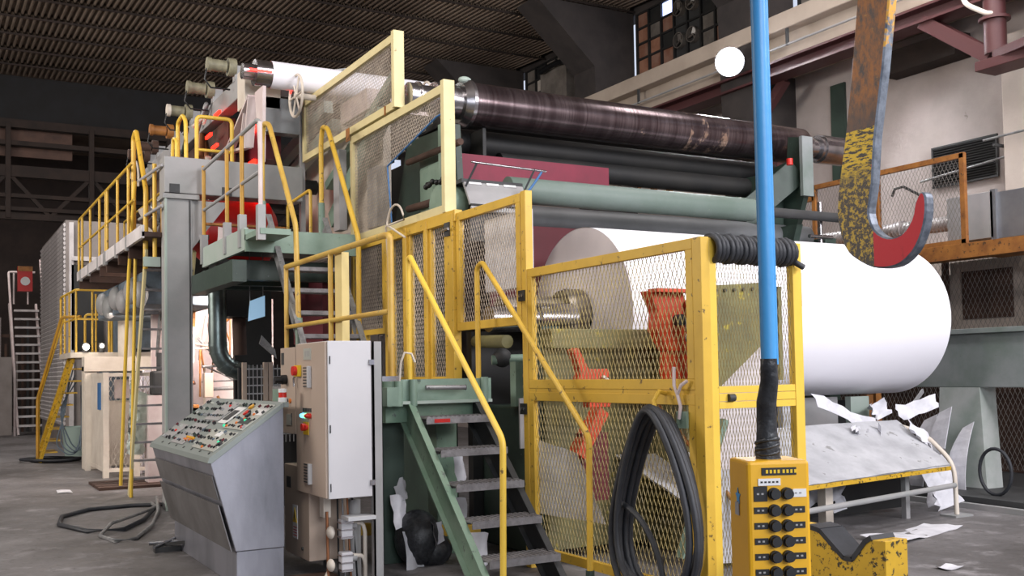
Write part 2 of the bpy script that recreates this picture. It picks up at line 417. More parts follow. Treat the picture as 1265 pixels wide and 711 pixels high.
MB().box(-8, 16, 41, 41.4, 0, 10).build('wall_back', 'backwall', kind='structure')
MB().box(-8.4, -8, -10, 42, 0, 10).build('wall_left', 'concrete', kind='structure')
# portal piers with haunches along the right wall
for i, y in enumerate((13.8, 18.75, 23.75, 28.75)):
    MB().prism([(14, 0), (13.1, 0), (12.9, 8.4), (11.4, 9.75), (14, 9.75)], 'y', y, y+.85).build('trim_%d' % (i+1), 'pier', kind='structure')
# clerestory windows between the piers: frame and every pane
def clerestory(idx, y0, y1, cells):
    wn = MB()
    rows = 4; z0, z1 = 8.32, 9.72
    n = len(cells); cw = (y1-y0)/n
    for j in range(n+1): wn.box(14.03, 14.12, y1-j*cw-.025, y1-j*cw+.025, z0, z1)
    for k in range(rows+1):
        zz = z0+(z1-z0)*k/rows
        for j, cl in enumerate(cells):
            if cl == 'fan' and k in (1, 3): continue
            wn.box(14.04, 14.10, y1-(j+1)*cw+.02, y1-j*cw-.02, zz-.02, zz+.02)
    wo = wn.build('window_%d' % idx, 'dark', kind='structure')
    for j, cl in enumerate(cells):
        yb, ya = y1-j*cw-.03, y1-(j+1)*cw+.03
        if cl == 'fan':
            for (za, zb) in ((z0+.03, z0+(z1-z0)/2-.02), (z0+(z1-z0)/2+.02, z1-.02)):
                yc, zc = (ya+yb)/2, (za+zb)/2
                MB().box(14.08, 14.14, ya, yb, za, zb).build('fan_panel', 'darkgrey', wo)
                R = min(yb-ya, zb-za)*.44
                MB().lathe([(0, R), (-.12, R), (-.12, R*.9), (-.02, R*.9)], (14.08, yc, zc), (1, 0, 0), 20).build('fan_ring', 'pane_grey', wo)
                fb = MB()
                for q in range(3):
                    a = q*2*PI/3+.5*j
                    fb.obox((14.02, yc+math.cos(a)*R*.45, zc+math.sin(a)*R*.45), (.012, 0, 0), (0, math.cos(a)*R*.4, math.sin(a)*R*.4), (.02, -math.sin(a)*R*.2, math.cos(a)*R*.2))
                fb.ball((14.0, yc, zc), R*.16).build('fan_blade', 'pane_grey', wo)
            continue
        for k in range(rows):
            za, zb = z0+(z1-z0)*k/rows+.025, z0+(z1-z0)*(k+1)/rows-.025
            m_ = cl[k] if k < len(cl) else 'pane_grey'
            MB().box(14.08, 14.12, ya, yb, za, zb).build('pane', m_, wo)
B_, G_, O_, L_, S_, D_ = 'pane_brown', 'pane_grey', 'pane_orange', 'pane_light', 'sky_pane', 'dark'
clerestory(1, 14.7, 18.7, [(O_, B_, O_, B_), (B_, O_, G_, D_), (B_, D_, B_, S_), 'fan', 'fan', (G_, G_, D_, G_), (B_, G_, D_, G_), (G_, D_, G_, D_), (D_, G_, D_, G_)])
clerestory(2, 19.65, 23.7, [(G_, L_, G_, G_), (L_, L_, L_, D_), (G_, G_, D_, G_), (D_, G_, G_, G_), (G_, D_, G_, D_), (G_, G_, D_, G_), (D_, G_, G_, G_), (G_, G_, G_, G_)])
clerestory(3, 8.0, 13.7, [(G_, B_, D_, G_)]*12)
# crane runway: concrete ledge, beam face, red steel flange, conduit
MB().box(12.9, 13.99, -10, 40.9, 7.50, 7.80).build('trim_6', 'beamconc', kind='structure', bevel=.02)
MB().box(13.15, 13.99, -10, 40.9, 6.98, 7.50).build('trim_7', 'beamconc', kind='structure')
rb = thing('steel_girder', (13, 10, 6.7), 'dark red steel I-beam running under the concrete runway beam', 'girder')
MB().box(12.85, 13.25, -10, 41, 6.94, 6.98).build('top_flange', 'oxide', rb)
MB().box(13.03, 13.07, -10, 41, 6.76, 6.94).build('web', 'oxide', rb)
MB().box(12.85, 13.25, -10, 41, 6.72, 6.76).build('bottom_flange', 'oxide', rb)
cdt = thing('conduit_pipe', (12.9, 10, 7.25), 'thin grey conduit bracketed along the concrete runway beam', 'pipe')
MB().tube((12.95, -8, 7.22), (12.95, 30, 7.22), .022, 8).build('pipe_run', 'post_grey', cdt)
for y in (8, 12.9, 17.2, 21.5):
    MB().box(12.93, 12.97, y, y+.05, 7.2, 7.5).build('bracket', 'darkgrey', cdt)
MB().box(13.6, 13.98, 10.1, 11.5, 6.35, 6.72).build('shade_beam', 'truss', label='dark brown lower beam box standing in for shade under the red girder, right of the hook shank', cat='shade beam')  # lower beam box; its dark brown also stands in for the walkway's shadow
# brackets and columns of red steel under the girder
br = thing('steel_bracket', (13, 9.2, 5.7), 'dark red steel bracket with diagonal strut and capped column at upper right', 'bracket')
for dx in (-.09, .09):
    MB().bar((13+dx, 10.15, 6.75), (13+dx, 9.05, 5.92), .02, .2, (0, 0, 1)).build('strut_flange', 'oxide', br)
MB().bar((13, 10.15, 6.75), (13, 9.05, 5.92), .17, .03, (0, 0, 1)).build('strut', 'oxide', br)
MB().tube((13, 9.0, 5.95), (13, 9.0, 7.0), .15, 18).build('column', 'oxide', br)
MB().tube((13, 9.0, 6.42), (13, 9.0, 6.46), .21, 18).build('collar', 'oxide', br)
MB().box(12.8, 13.25, 6.2, 9.2, 5.72, 5.86).build('beam', 'oxide', br, bevel=.01)
MB().bar((13, 8.9, 5.9), (12.6, 7.4, 5.9), .34, .12).build('shelf', 'oxide', br)
MB().box(12.9, 13.1, 8.15, 8.32, 5.86, 6.8).build('upright', 'oxide', br)
MB().bar((13, 8.2, 5.95), (13, 6.9, 7.1), .12, .14).build('strut', 'oxide', br)
MB().path(rounded([(12.8, 9.35, 7.3), (12.8, 9.35, 6.75), (12.82, 9.0, 6.5), (12.9, 8.95, 6.5)], .15), .035, 10).build('bent_pipe', 'ivory', br, label='pale bent pipe')
b2 = thing('steel_bracket', (13.2, 14, 5), 'dark red diagonal brace and shelf beside the end of the long dark roll', 'bracket')
MB().bar((13.3, 13.35, 6.75), (13.3, 14.3, 5.9), .14, .16).build('strut', 'oxide', b2)
MB().box(13.2, 13.4, 13.3, 14.4, 5.72, 5.84).build('shelf', 'oxide', b2)
MB().box(13.2, 13.4, 13.5, 13.62, 5.0, 5.8).build('upright', 'oxide', b2)
fl = thing('floodlight', (12.5, 13.93, 7.1), 'glaring round white floodlight fixed below the concrete runway beam', 'lamp')
MB().lathe([(0, .06), (.12, .22), (.2, .26), (.22, .26)], (12.62, 14.03, 7.16), (-.66, -.70, -.25), 24).build('housing', 'darkgrey', fl)
MB().lathe([(.2, .245), (.25, .2), (.27, .001)], (12.62, 14.03, 7.16), (-.66, -.70, -.25), 24).build('lens', 'lamp_glass', fl)
MB().bar((12.62, 14.03, 7.16), (13.15, 14.1, 7.2), .06, .04).build('bracket', 'darkgrey', fl)
pl = bpy.data.lights.new('floodlight_beam', 'SPOT'); pl.energy = 500; pl.spot_size = 2.2; pl.shadow_soft_size = .25; pl.color = (.95, .97, 1)
po = bpy.data.objects.new('floodlight_beam', pl); C.objects.link(po); po.location = (12.2, 13.6, 7.0)
po.rotation_euler = (V((7, 6, 0))-V((12.2, 13.6, 7.0))).to_track_quat('-Z', 'Y').to_euler()
# grey duct and black pipe in the clerestory bay
du = thing('ventilation_duct', (13.8, 20.6, 7.8), 'tall grey duct with black bent pipe before the far clerestory windows', 'duct')
MB().box(13.4, 13.9, 20.7, 21.9, 7.8, 9.1).build('duct_body', 'pane_grey', du)
MB().path(rounded([(13.3, 20.0, 7.8), (13.3, 20.15, 9.0), (13.3, 21.0, 9.15), (13.3, 21.7, 9.1)], .3), .07, 10).build('black_pipe', 'black', du)
# vent grille
vg = thing('vent_grille', (13.97, 10.26, 4.47), 'dark louvred vent grille set in the grey concrete wall', 'vent')
MB().box(13.96, 14.0, 9.70, 10.82, 4.44, 5.05).build('backing', 'dark', vg)
rect_frame(MB(), 'x', 13.93, 13.97, 9.68, 10.84, 4.42, 5.07, .03).build('frame', 'darkgrey', vg)
for k in range(15):
    MB().obox((13.94, 10.26, 4.48+k*.039), (.018, 0, .008), (0, .55, 0), (-.002, 0, .004)).build('slat', 'darkgrey', vg)
# far end: truss girder and bulkhead
MB().box(-8, 14, 30.3, 30.5, 8.55, 9.8).build('trim_5', 'bulkhead', kind='structure')
tr = thing('truss_girder', (3, 30, 5.9), 'dark brown steel truss spanning the hall at the far left end', 'truss')
for z, h in ((8.42, .22), (7.9, .12), (7.15, .3), (6.5, .1), (6.15, .1), (5.95, .16)):
    MB().box(-7.95, 12.8, 29.85, 30.1, z-h/2, z+h/2).build('chord', 'truss', tr)
for i in range(8):
    x = -2.3+i*2.05
    MB().box(x-.06, x+.06, 29.8, 30.0, 5.9, 8.4).build('upright', 'truss', tr)
    MB().bar((x, 29.95, 7.1), (x+1.0, 29.95, 6.0), .1, .12, (0, 1, 0)).build('diagonal', 'truss', tr)
    MB().bar((x+2.05, 29.95, 7.1), (x+1.05, 29.95, 6.0), .1, .12, (0, 1, 0)).build('diagonal', 'truss', tr)
MB().box(-8, 3.4, 30.2, 30.3, 7.6, 8.5).build('bulkhead_panel', 'rustbrown', tr)

# ------------------------------------------------------------------ PAPER ROLL, its core shaft and the rolls above
pr = thing('paper_roll', (8, 8.6, 1.28), 'huge wide roll of bright white paper behind the yellow mesh guard', 'paper roll')
RC = (8.6, 2.162)
MB().lathe([(0, .882), (4.48, .882)], (5.69, 8.6, 2.162), (1, 0, 0), 96).build('paper', 'paper', pr)
MB().lathe([(0, .2), (0, .88), (-.004, .88)], (5.69, 8.6, 2.162), (1, 0, 0), 96).build('roll_end', 'paper_edge', pr)
MB().lathe([(4.48, .882), (4.48, .1)], (5.69, 8.6, 2.162), (1, 0, 0), 96).build('roll_end', 'paper_edge', pr)
MB().lathe([(-.9, .001), (-.9, .13), (-.6, .13), (-.6, .15), (-.35, .15), (-.35, .13), (-.22, .13), (-.22, .205), (-.16, .225), (.0, .225), (.0, .12)], (5.66, 8.6, 2.2), (1, 0, 0), 40).build('core_shaft', 'shaft_steel', pr)
MB().lathe([(4.5, .2), (4.66, .2), (4.66, .12), (5.0, .12), (5.0, .001)], (5.66, 8.6, 2.162), (1, 0, 0), 32).build('core_shaft', 'chrome', pr)

wr_ = thing('worn_steel_roll', (7.5, 9.9, 4.3), 'long dark reddish steel roll with scuffed patch, topmost across the machine', 'steel roll')
MB().lathe([(0, .12), (0, .235), (4.95, .235), (4.95, .14)], (5.12, 9.9, 4.545), (1, 0, 0), 64).build('roll_body', 'worn_roll', wr_)
prof = [(-.72, .001), (-.72, .15), (-.62, .15), (-.62, .17), (-.6, .17), (-.6, .14), (-.42, .14), (-.42, .19), (-.36, .19), (-.36, .17), (-.28, .17), (-.28, .2), (-.22, .2), (-.22, .18), (-.12, .18), (-.12, .22), (-.04, .26), (0, .26), (0, .1)]
MB().lathe(prof, (5.12, 9.9, 4.545), (1, 0, 0), 40).build('journal', 'chrome', wr_)
MB().lathe([(0, .18), (.12, .18), (.12, .13), (.3, .13), (.3, .17), (.36, .17), (.36, .19), (.8, .19), (.8, .17), (.8, .001)], (10.07, 9.9, 4.545), (1, 0, 0), 40).build('journal', 'chrome', wr_)
MB().ball((5.06, 9.85, 4.79), .055, 12, 8, (1.4, 1, .7)).build('cloth_wad', 'green_light', wr_, label='pale green rag on the roll end')

# dark rolls below the worn roll
for i, (y, z, r, x0, x1, nm, lb) in enumerate([
    (10.35, 4.22, .16, 5.2, 10.0, 'dark_steel_roll', 'dark steel roll directly under the long worn reddish roll'),
    (10.1, 3.97, .12, 5.6, 9.6, 'dark_steel_roll', 'thin dark roll, lowest of the dark rolls above the red band'),
    (11.3, 4.3, .18, 5.2, 9.9, 'dark_steel_roll', 'dark roll set furthest back in the shadow under the worn roll')]):
    o = MB().lathe([(-.12, .001), (-.12, .05), (0, .05), (0, r), (x1-x0, r), (x1-x0, .05), (x1-x0+.12, .05), (x1-x0+.12, .001)], (x0, y, z), (1, 0, 0), 32).build(nm, 'dark', None, label=lb, cat='steel roll')
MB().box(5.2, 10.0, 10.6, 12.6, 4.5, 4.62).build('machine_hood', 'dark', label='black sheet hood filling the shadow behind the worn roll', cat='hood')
MB().box(4.82, 6.86, 9.73, 9.76, 3.60, 3.955).build('felt_band', 'maroon', label='crimson band stretched behind the grey hinged cover', cat='band')
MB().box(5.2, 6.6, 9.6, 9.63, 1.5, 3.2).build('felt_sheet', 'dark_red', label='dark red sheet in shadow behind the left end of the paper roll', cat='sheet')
# green cross tube and the dusty tube behind it
tb = thing('cross_tube', (7, 9.2, 3.36), 'dusty green tube with splashed specks spanning above the paper roll', 'tube')
MB().lathe([(0, .001), (0, .136), (3.35, .136), (3.35, .001)], (5.2, 9.2, 3.495), (1, 0, 0), 40).build('tube_body', 'tube_green', tb)
MB().tube((8.5, 9.2, 3.49), (10.1, 9.2, 3.49), .06, 16).build('end_journal', 'darkgrey', tb)
MB().lathe([(0, .001), (0, .15), (4.7, .15), (4.7, .001)], (5.3, 9.75, 3.3), (1, 0, 0), 32).build('cross_tube', 'tube_grey', label='plain dull grey tube just behind and below the green one', cat='tube')
MB().box(5.2, 9.9, 10.1, 10.4, 2.9, 3.35).build('cross_beam', 'darkgrey', label='dark square beam in the shadow above the paper roll', cat='beam', bevel=.01)
# hinged grey cover with slots and a silver rod
hc = thing('hinged_cover', (4.9, 8.9, 3.2), 'grey sloped sheet cover with slots and a silver rod on two arms', 'cover')
MB().obox((4.96, 8.98, 3.36), (.34, 0, 0), (0, .1, .17), (0, -.012, .007)).build('cover_sheet', 'post_grey', hc, bevel=.004)
MB().box(4.60, 5.30, 9.05, 9.3, 3.50, 3.54).build('cover_top', 'darkgrey', hc)
for i in range(3):
    x = 4.74+i*.2
    MB().obox((x, 9.045, 3.49), (.07, 0, 0), (0, .006, .011), (0, -.014, .008)).build('slot', 'white', hc)
    MB().obox((x-.05, 8.91, 3.25), (.07, 0, 0), (0, .006, .011), (0, -.014, .008)).build('slot', 'dark', hc)
MB().tube((4.58, 8.8, 3.655), (5.43, 8.8, 3.63), .011, 10).build('rod', 'chrome', hc)
for x in (4.64, 5.30): MB().bar((x, 8.8, 3.645), (x-.1, 8.85, 3.42), .03, .02).build('arm', 'black', hc)
MB().path([(5.38, 8.8, 3.62), (5.3, 8.82, 3.5), (5.2, 8.82, 3.38), (5.15, 8.85, 3.2)], .012, 8).build('hose', 'blue', hc)
MB().box(4.62, 5.25, 8.92, 9.3, 2.9, 3.2).build('bracket_box', 'darkgrey', hc)
MB().tube((4.45, 9.3, 3.3), (4.7, 9.3, 3.3), .2, 24).build('roller', 'green', hc)

# ------------------------------------------------------------------ machine frame at the roll ends
mf = thing('machine_side_frame', (10.3, 9.6, 0), 'green side frame plate carrying the right end of the worn roll', 'machine frame')
MB().prism([(9.3, 4.50), (9.6, 4.56), (9.63, 4.25), (10.5, 4.1), (10.5, 2.2), (9.7, 2.2), (9.6, 3.1), (9.3, 3.9)], 'x', 9.58, 9.66).build('side_plate', 'green_dark', mf)
MB().box(9.48, 9.66, 9.26, 9.31, 3.75, 4.5).build('edge_flange', 'green_dusty', mf)
MB().box(9.3, 9.58, 9.7, 10.3, 3.4, 4.1).build('bearing_housing', 'green_dark', mf, bevel=.02)
MB().bar((8.9, 9.75, 3.5), (9.58, 9.45, 4.1), .08, .32).build('gusset', 'green_dark', mf)
MB().prism([(9.35, 3.4), (9.75, 3.4), (9.75, 2.7), (9.6, 2.6), (9.5, 3.0)], 'x', 9.45, 9.55).build('lever', 'green_dark', mf)
MB().box(9.62, 9.8, 9.66, 10.3, 3.0, 3.4).build('bracket', 'green', mf)
MB().tube((9.3, 9.3, 4.12), (9.3, 9.3, 4.2), .04, 12).build('valve_cap', 'red_btn', mf, label='small orange cap')
for z in (3.05, 3.25): MB().tube((9.6, 9.3, z), (10.0, 9.3, z), .025, 10).build('tie_rod', 'chrome', mf)
MB().tube((9.85, 9.35, 2.9), (9.85, 9.35, 3.7), .03, 10).build('tie_rod', 'chrome', mf)
MB().box(10.2, 10.4, 9.6, 10.2, 0, 3.3).build('column', 'green_dark', mf, bevel=.01)
MB().prism([(9.25, 2.98), (9.3, 3.10), (8.9, 3.12), (8.6, 2.98), (8.85, 3.0), (9.05, 2.8)], 'x', 10.0, 10.3).build('guide_horn', 'green_dark', mf)

mg = thing('machine_side_frame', (4.9, 10, 0), 'green side frame with pipes seen through the cut-out in the pale guard', 'machine frame')
MB().prism([(9.5, 4.2), (10.7, 4.25), (11.2, 3.1), (11.2, 0), (9.66, 0), (9.66, 2.8), (9.4, 3.2)], 'x', 4.75, 4.82).build('side_plate', 'green_dark', mg)
MB().box(4.66, 4.75, 9.6, 10.2, 3.1, 3.85).build('bearing_housing', 'green', mg, bevel=.03)
MB().box(4.62, 4.75, 9.5, 9.62, 3.3, 4.2).build('slide', 'green', mg)
MB().tube((4.62, 9.1, 3.92), (4.62, 10.4, 3.95), .035, 10).build('pipe', 'rustbrown', mg)
MB().tube((4.62, 9.3, 3.4), (4.62, 10.4, 3.43), .04, 10).build('pipe', 'rustbrown', mg)
MB().tube((4.6, 9.35, 3.45), (4.6, 9.3, 4.2), .035, 10).build('pipe', 'galv', mg)
for k in range(9):
    MB().ball((4.55+.02*math.sin(k), 9.35+.06*k, 3.58+.012*math.sin(k*2)), .03, 8, 6).build('chain_link', 'black', mg)
MB().box(5.3, 5.34, 9.9, 13.0, 1.5, 4.3).build('back_sheet', 'dark', mg)  # dark backing added so the cut-out looks into shade

# wide lower frame behind the guard
lf = thing('reel_base_frame', (5.5, 7.9, 0), 'olive grime-stained frame below the paper roll seen through mesh', 'machine frame')
MB().box(4.6, 6.5, 7.52, 7.56, .08, 1.86).build('back_sheet', 'olive', lf)
MB().box(4.6, 6.6, 7.42, 7.6, 1.80, 1.97).build('top_rail', 'olive', lf, bevel=.01)
MB().box(5.75, 5.95, 7.3, 7.5, 0, 1.8).build('upright', 'olive', lf)
MB().box(4.62, 4.8, 7.6, 7.8, 0, 2.0).build('upright', 'green_dark', lf)
MB().prism([(5.46, 2.28), (6.30, 2.34), (6.30, 1.93), (5.58, 1.40), (5.46, 1.40)], 'y', 6.5, 6.52).build('end_plate', 'olive', lf)
MB().box(5.46, 6.3, 6.5, 6.53, .0, .12).build('foot_rail', 'olive', lf)
MB().box(6.32, 6.36, 6.5, 7.4, 1.5, 2.3).build('stay', 'olive', lf)
for k in range(8): MB().tube((5.52+.1*k, 6.48, 2.24+.006*k), (5.52+.1*k, 6.5, 2.24+.006*k), .015, 8).build('bolt', 'darkgrey', lf)
MB().tube((5.7, 6.2, .35), (5.5, 7.2, 1.35), .018, 8).build('brown_rod', 'rust', lf)
MB().bar((5.05, 6.3, .15), (5.5, 6.3, 1.2), .05, .09, (0, 1, 0)).build('green_strut', 'green', lf)
# pale sheet hanging inside
def sheet(name, pts, m_, parent=None, amp=.02, nx=10, ny=8, thick=.003, seed=1, **k):
    r = random.Random(seed); a, b, c, d = [V(p) for p in pts]; nrm = (b-a).cross(d-a).normalized(); vs = []; fs = []
    off = [[r.uniform(-1, 1)*amp for _ in range(nx+1)] for _ in range(ny+1)]
    for s_ in (0, 1):
        for j in range(ny+1):
            for i in range(nx+1):
                u, v = i/nx, j/ny
                p = (a*(1-u)+b*u)*(1-v)+(d*(1-u)+c*u)*v+nrm*(off[j][i]+amp*math.sin(u*5+seed)*1.5+thick*s_)
                vs.append(p)
    n0 = (nx+1)*(ny+1)
    for j in range(ny):
        for i in range(nx):
            q = j*(nx+1)+i
            fs.append((q, q+1, q+nx+2, q+nx+1)); fs.append((n0+q, n0+q+nx+1, n0+q+nx+2, n0+q+1))
    return MB().add(vs, fs, True).build(name, m_, parent, **k)
sheet('paper_sheet', [(5.5, 6.55, .3), (6.27, 6.55, .35), (6.30, 6.58, 1.97), (5.5, 6.58, 1.36)], 'web_grey', amp=.006, label='slack pale paper web hanging behind the narrow end guard', cat='paper sheet')
sheet('paper_sheet', [(5.45, 6.4, .05), (6.2, 6.4, .0), (6.25, 6.45, .75), (5.45, 6.45, .8)], 'scrap_dusty', amp=.01, seed=4, label='dusty pale sheet near the floor behind the narrow end guard', cat='paper sheet')
# orange levers
def lever(lbl, dx, dy, dz, sc_):
    t = thing('roll_lever', (5.7+dx, 7.1+dy, 1.4+dz), lbl, 'lever'); P = lambda y, z: (7.1+dy+(y-7.1)*sc_, 1.4+dz+(z-1.4)*sc_)
    return t, P
ol = thing('roll_lever', (5.6, 7.1, 1.3), 'orange lever arm with chain and hook standing against the white roll', 'lever')
MB().prism([(5.33, 2.28), (5.70, 2.28), (5.72, 2.2), (5.84, 2.05), (5.9, 1.9), (5.78, 1.76), (5.52, 1.76), (5.4, 1.95), (5.42, 2.1)], 'y', 7.0, 7.14).build('arm_head', 'orange', ol, bevel=.01)
MB().prism([(5.52, 1.76), (5.78, 1.76), (5.92, 1.5), (5.92, 1.42), (5.55, 1.42), (5.5, 1.6)], 'y', 7.02, 7.12).build('arm', 'orange', ol, bevel=.01)
MB().box(5.28, 5.95, 6.98, 7.16, 1.36, 1.46).build('foot_bar', 'orange', ol, bevel=.005)
MB().bar((5.72, 7.0, 2.2), (6.0, 7.0, 1.45), .06, .1, (0, 1, 0)).build('link_bar', 'orange', ol)
MB().bar((5.35, 6.98, 2.28), (5.72, 6.98, 2.28), .14, .03).build('top_plate', 'orange', ol)
MB().tube((5.62, 6.93, 2.03), (5.62, 7.02, 2.03), .05, 14).build('pivot_pin', 'darkgrey', ol)
for k in range(16):
    z = 2.0-.042*k; x = 5.66+.012*math.sin(k*1.3)+.008*k
    MB().path([(x+.025*math.cos(a)*(1 if k % 2 else .35), 6.93+.02*math.cos(a)*(.3 if k % 2 else 1), z+.033*math.sin(a)) for a in [i*PI/4 for i in range(8)]], .009, 6, closed=True).build('chain_link', 'galv', ol)
o2 = thing('roll_lever', (4.9, 7.2, 1.2), 'smaller orange bent lever low behind the mesh, left of the chain', 'lever')
MB().prism([(4.62, 1.78), (4.68, 1.8), (4.78, 1.62), (4.98, 1.62), (4.98, 1.55), (4.86, 1.52), (4.98, 1.4), (5.0, 1.3), (4.78, 1.3), (4.76, 1.5), (4.66, 1.48), (4.7, 1.6)], 'y', 7.12, 7.22).build('arm', 'orange', o2, bevel=.006)
MB().bar((4.9, 7.1, 1.56), (5.12, 7.1, 1.42), .03, .02).build('cable_end', 'ivory', o2)
o3 = thing('roll_lever', (4.8, 7.0, .4), 'dark orange slanting strut behind the lower mesh panel', 'lever')
MB().bar((4.80, 7.0, 1.28), (4.56, 7.0, .92), .1, .14, (0, 1, 0)).build('strut', 'orange', o3)
MB().box(4.6, 4.86, 6.98, 7.08, .55, 1.1).build('plate', 'dark_red', o3)
sheet('paper_sheet', [(4.36, 7.25, .45), (4.62, 6.7, .4), (4.50, 6.9, .95), (4.36, 7.25, 1.05)], 'scrap', amp=.01, seed=7, label='pale torn paper hanging inside the lower left mesh panel', cat='paper sheet')
MB().box(4.42, 5.2, 7.66, 7.68, .95, 1.38).build('deflector_plate', 'post_grey', label='grey flat plate behind the top of the lower mesh panel', cat='plate')

# dark inner machinery seen between landing and guard
inm = thing('inner_machinery', (5, 8.6, 0), 'shadowed green gearbox and pipes beyond the steel stair', 'machinery')
MB().box(4.6, 4.95, 7.9, 8.7, 0, 1.3).build('gearbox', 'green_dark', inm, bevel=.02)
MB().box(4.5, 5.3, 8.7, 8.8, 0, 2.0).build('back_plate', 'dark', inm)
MB().tube((4.5, 8.3, 1.72), (5.3, 8.0, 1.74), .045, 12).build('pipe', 'green', inm)
MB().ball((4.6, 8.28, 1.74), .09, 12, 8).build('valve', 'darkgrey', inm)
for k in range(3): MB().box(4.62, 4.8, 7.75, 7.95, 1.36+.1*k, 1.39+.1*k).build('rib', 'post_grey', inm)
MB().box(4.55, 4.65, 7.95, 8.05, 1.3, 1.7).build('rib_post', 'green', inm)
MB().tube((4.5, 8.6, 1.9), (4.5, 8.0, 1.88), .06, 14).build('pipe', 'olive', inm)
MB().box(4.5, 4.56, 7.62, 8.4, 2.35, 3.02).build('pale_cover', 'scrap', inm, label='pale paper cover behind the short mesh gate')
MB().lathe([(0, .001), (0, .12), (.5, .12), (.5, .16), (.9, .16), (.9, .001)], (4.5, 8.35, 2.1), (1, 0, 0), 28).build('shaft', 'chrome', inm)

# ------------------------------------------------------------------ yellow guards in the plane X = 4.3
X = 4.3
ga = thing('guard_fence', (X, 6.25, 0), 'yellow guard panels of mesh facing the stair, with black hose hung on them', 'guard')
MB().box(X, X+.07, 5.10, 5.19, 0, 2.455).build('corner_post', 'yellow', ga, bevel=.004)
MB().box(X, X+.07, 7.31, 7.39, 0, 3.115).build('tall_post', 'yellow', ga, bevel=.004)
for z0, z1 in ((1.47, 2.455), (.12, 1.44)):
    rect_frame(MB(), 'x', X+.005, X+.05, 5.195, 7.305, z0, z1, .07).build('panel_frame', 'yellow', ga, bevel=.003)
    expanded('x', X+.03, 5.265, 7.235, z0+.07, z1-.07, .047, .056, 'yellow_mesh', ga, sw=.0065)
for z in (2.24, 1.30):
    h = MB().box(X-.012, X+.0, 7.33, 7.43, z-.045, z+.045).build('hinge_plate', 'dark', ga)
    MB().tube((X-.02, 7.36, z), (X-.012, 7.36, z), .014, 8).tube((X-.02, 7.40, z), (X-.012, 7.40, z), .014, 8).build('bolt', 'chrome', h)
MB().path([(X+.02, 5.5, 1.44), (X-.05, 5.5, 1.46), (X-.12, 5.47, 1.40), (X-.12, 5.44, 1.30), (X-.05, 5.42, 1.24)], .016, 8).build('hose_hook', 'yellow', ga)
MB().path([(X-.03, 5.36, 1.62), (X-.04, 5.35, 1.5), (X-.03, 5.33, 1.44), (X-.03, 5.30, 1.36), (X-.03, 5.32, 1.28)], .012, 6).path([(X-.03, 5.33, 1.44), (X-.04, 5.28, 1.5), (X-.02, 5.24, 1.53)], .012, 6).build('tied_cord', 'pinkwhite', ga)
MB().box(X-.02, X+.0, 5.26, 5.36, 1.22, 1.33).build('latch_plate', 'green', ga)
MB().box(X+.01, X+.045, 5.19, 7.31, 1.438, 1.472).build('cover_strip', 'yellow', ga)
ge = thing('guard_fence', (4.76, 5.14, 0), 'narrow end guard of yellow mesh with black cable wound on its top rail', 'guard')
MB().box(5.10, 5.18, 5.10, 5.16, 0, 2.45).build('post', 'yellow_bright', ge, bevel=.004)
MB().box(4.372, 4.43, 5.105, 5.15, 0, 2.45).build('post', 'yellow_bright', ge, bevel=.004)
MB().box(4.43, 5.10, 5.11, 5.15, 2.37, 2.41).build('top_rail', 'yellow_bright', ge)
for z0, z1 in ((1.345, 1.389), (1.392, 1.443), (1.446, 1.49), (.06, .12)):
    MB().box(4.43, 5.10, 5.105, 5.15, z0, z1).build('cross_rail', 'yellow_bright', ge, bevel=.002)
for z0, z1 in ((1.49, 2.30), (.12, 1.345)):
    expanded('y', 5.13, 4.43, 5.10, z0, z1, .0265, .056, 'yellow_mesh', ge, sw=.004)
MB().box(5.18, 5.20, 5.12, 5.18, 2.02, 2.25).build('door_stop', 'darkgrey', ge)
MB().tube((4.50, 5.10, 1.415), (4.55, 5.10, 1.415), .026, 10).build('tape_wrap', 'darkgrey', ge)
# black cable wound around the top rail
pts = []
turns = 19
for i in range(turns*14+1):
    a = i*2*PI/14; t = i/(turns*14); wob = .006*math.sin(t*37)
    pts.append((4.39+.72*t, 5.125+(.075+wob)*math.cos(a), 2.385+(.078+wob)*math.sin(a)))
pts += [(5.11, 5.06, 2.30), (5.15, 5.05, 2.28)]
MB().path(pts, .021, 7).build('wound_cable', 'rubber', label='black cable wound in tight turns around the top of the narrow end guard', cat='cable')
# big hanging hose coil
def teardrop(cy, top, bot, hw, x, jx, lean=0):
    out = []
    for i in range(36):
        a = 2*PI*i/36; v = math.cos(a); z = (top+bot)/2+(top-bot)/2*v
        wd = hw*math.sin(a)*(1-.42*v)
        out.append((x+jx*math.sin(a*2+cy*9), cy+wd+lean*(1-v)/2, z))
    return out
hs = thing('hose_coil', (4.18, 5.5, .05), 'big coil of black hose hanging from a hook on the yellow guard', 'hose')
for k, (hw, tp, bt, xx, ln) in enumerate([(.37, 1.33, .10, 4.20, .06), (.40, 1.35, .07, 4.155, .03), (.34, 1.31, .14, 4.235, .10), (.43, 1.36, .05, 4.12, .05), (.36, 1.34, .12, 4.09, .0), (.41, 1.33, .16, 4.165, .08)]):
    MB().path(teardrop(5.42, tp, bt, hw, xx, .012, ln), .023, 8, closed=True).build('hose_loop', 'rubber', hs)
MB().path(rounded([(4.18, 5.95, .62), (4.16, 5.85, .70), (4.15, 5.6, .62), (4.16, 5.42, .4), (4.16, 5.35, .12), (4.16, 5.3, .05)], .15), .02, 8).build('hose_tail', 'rubber', hs)

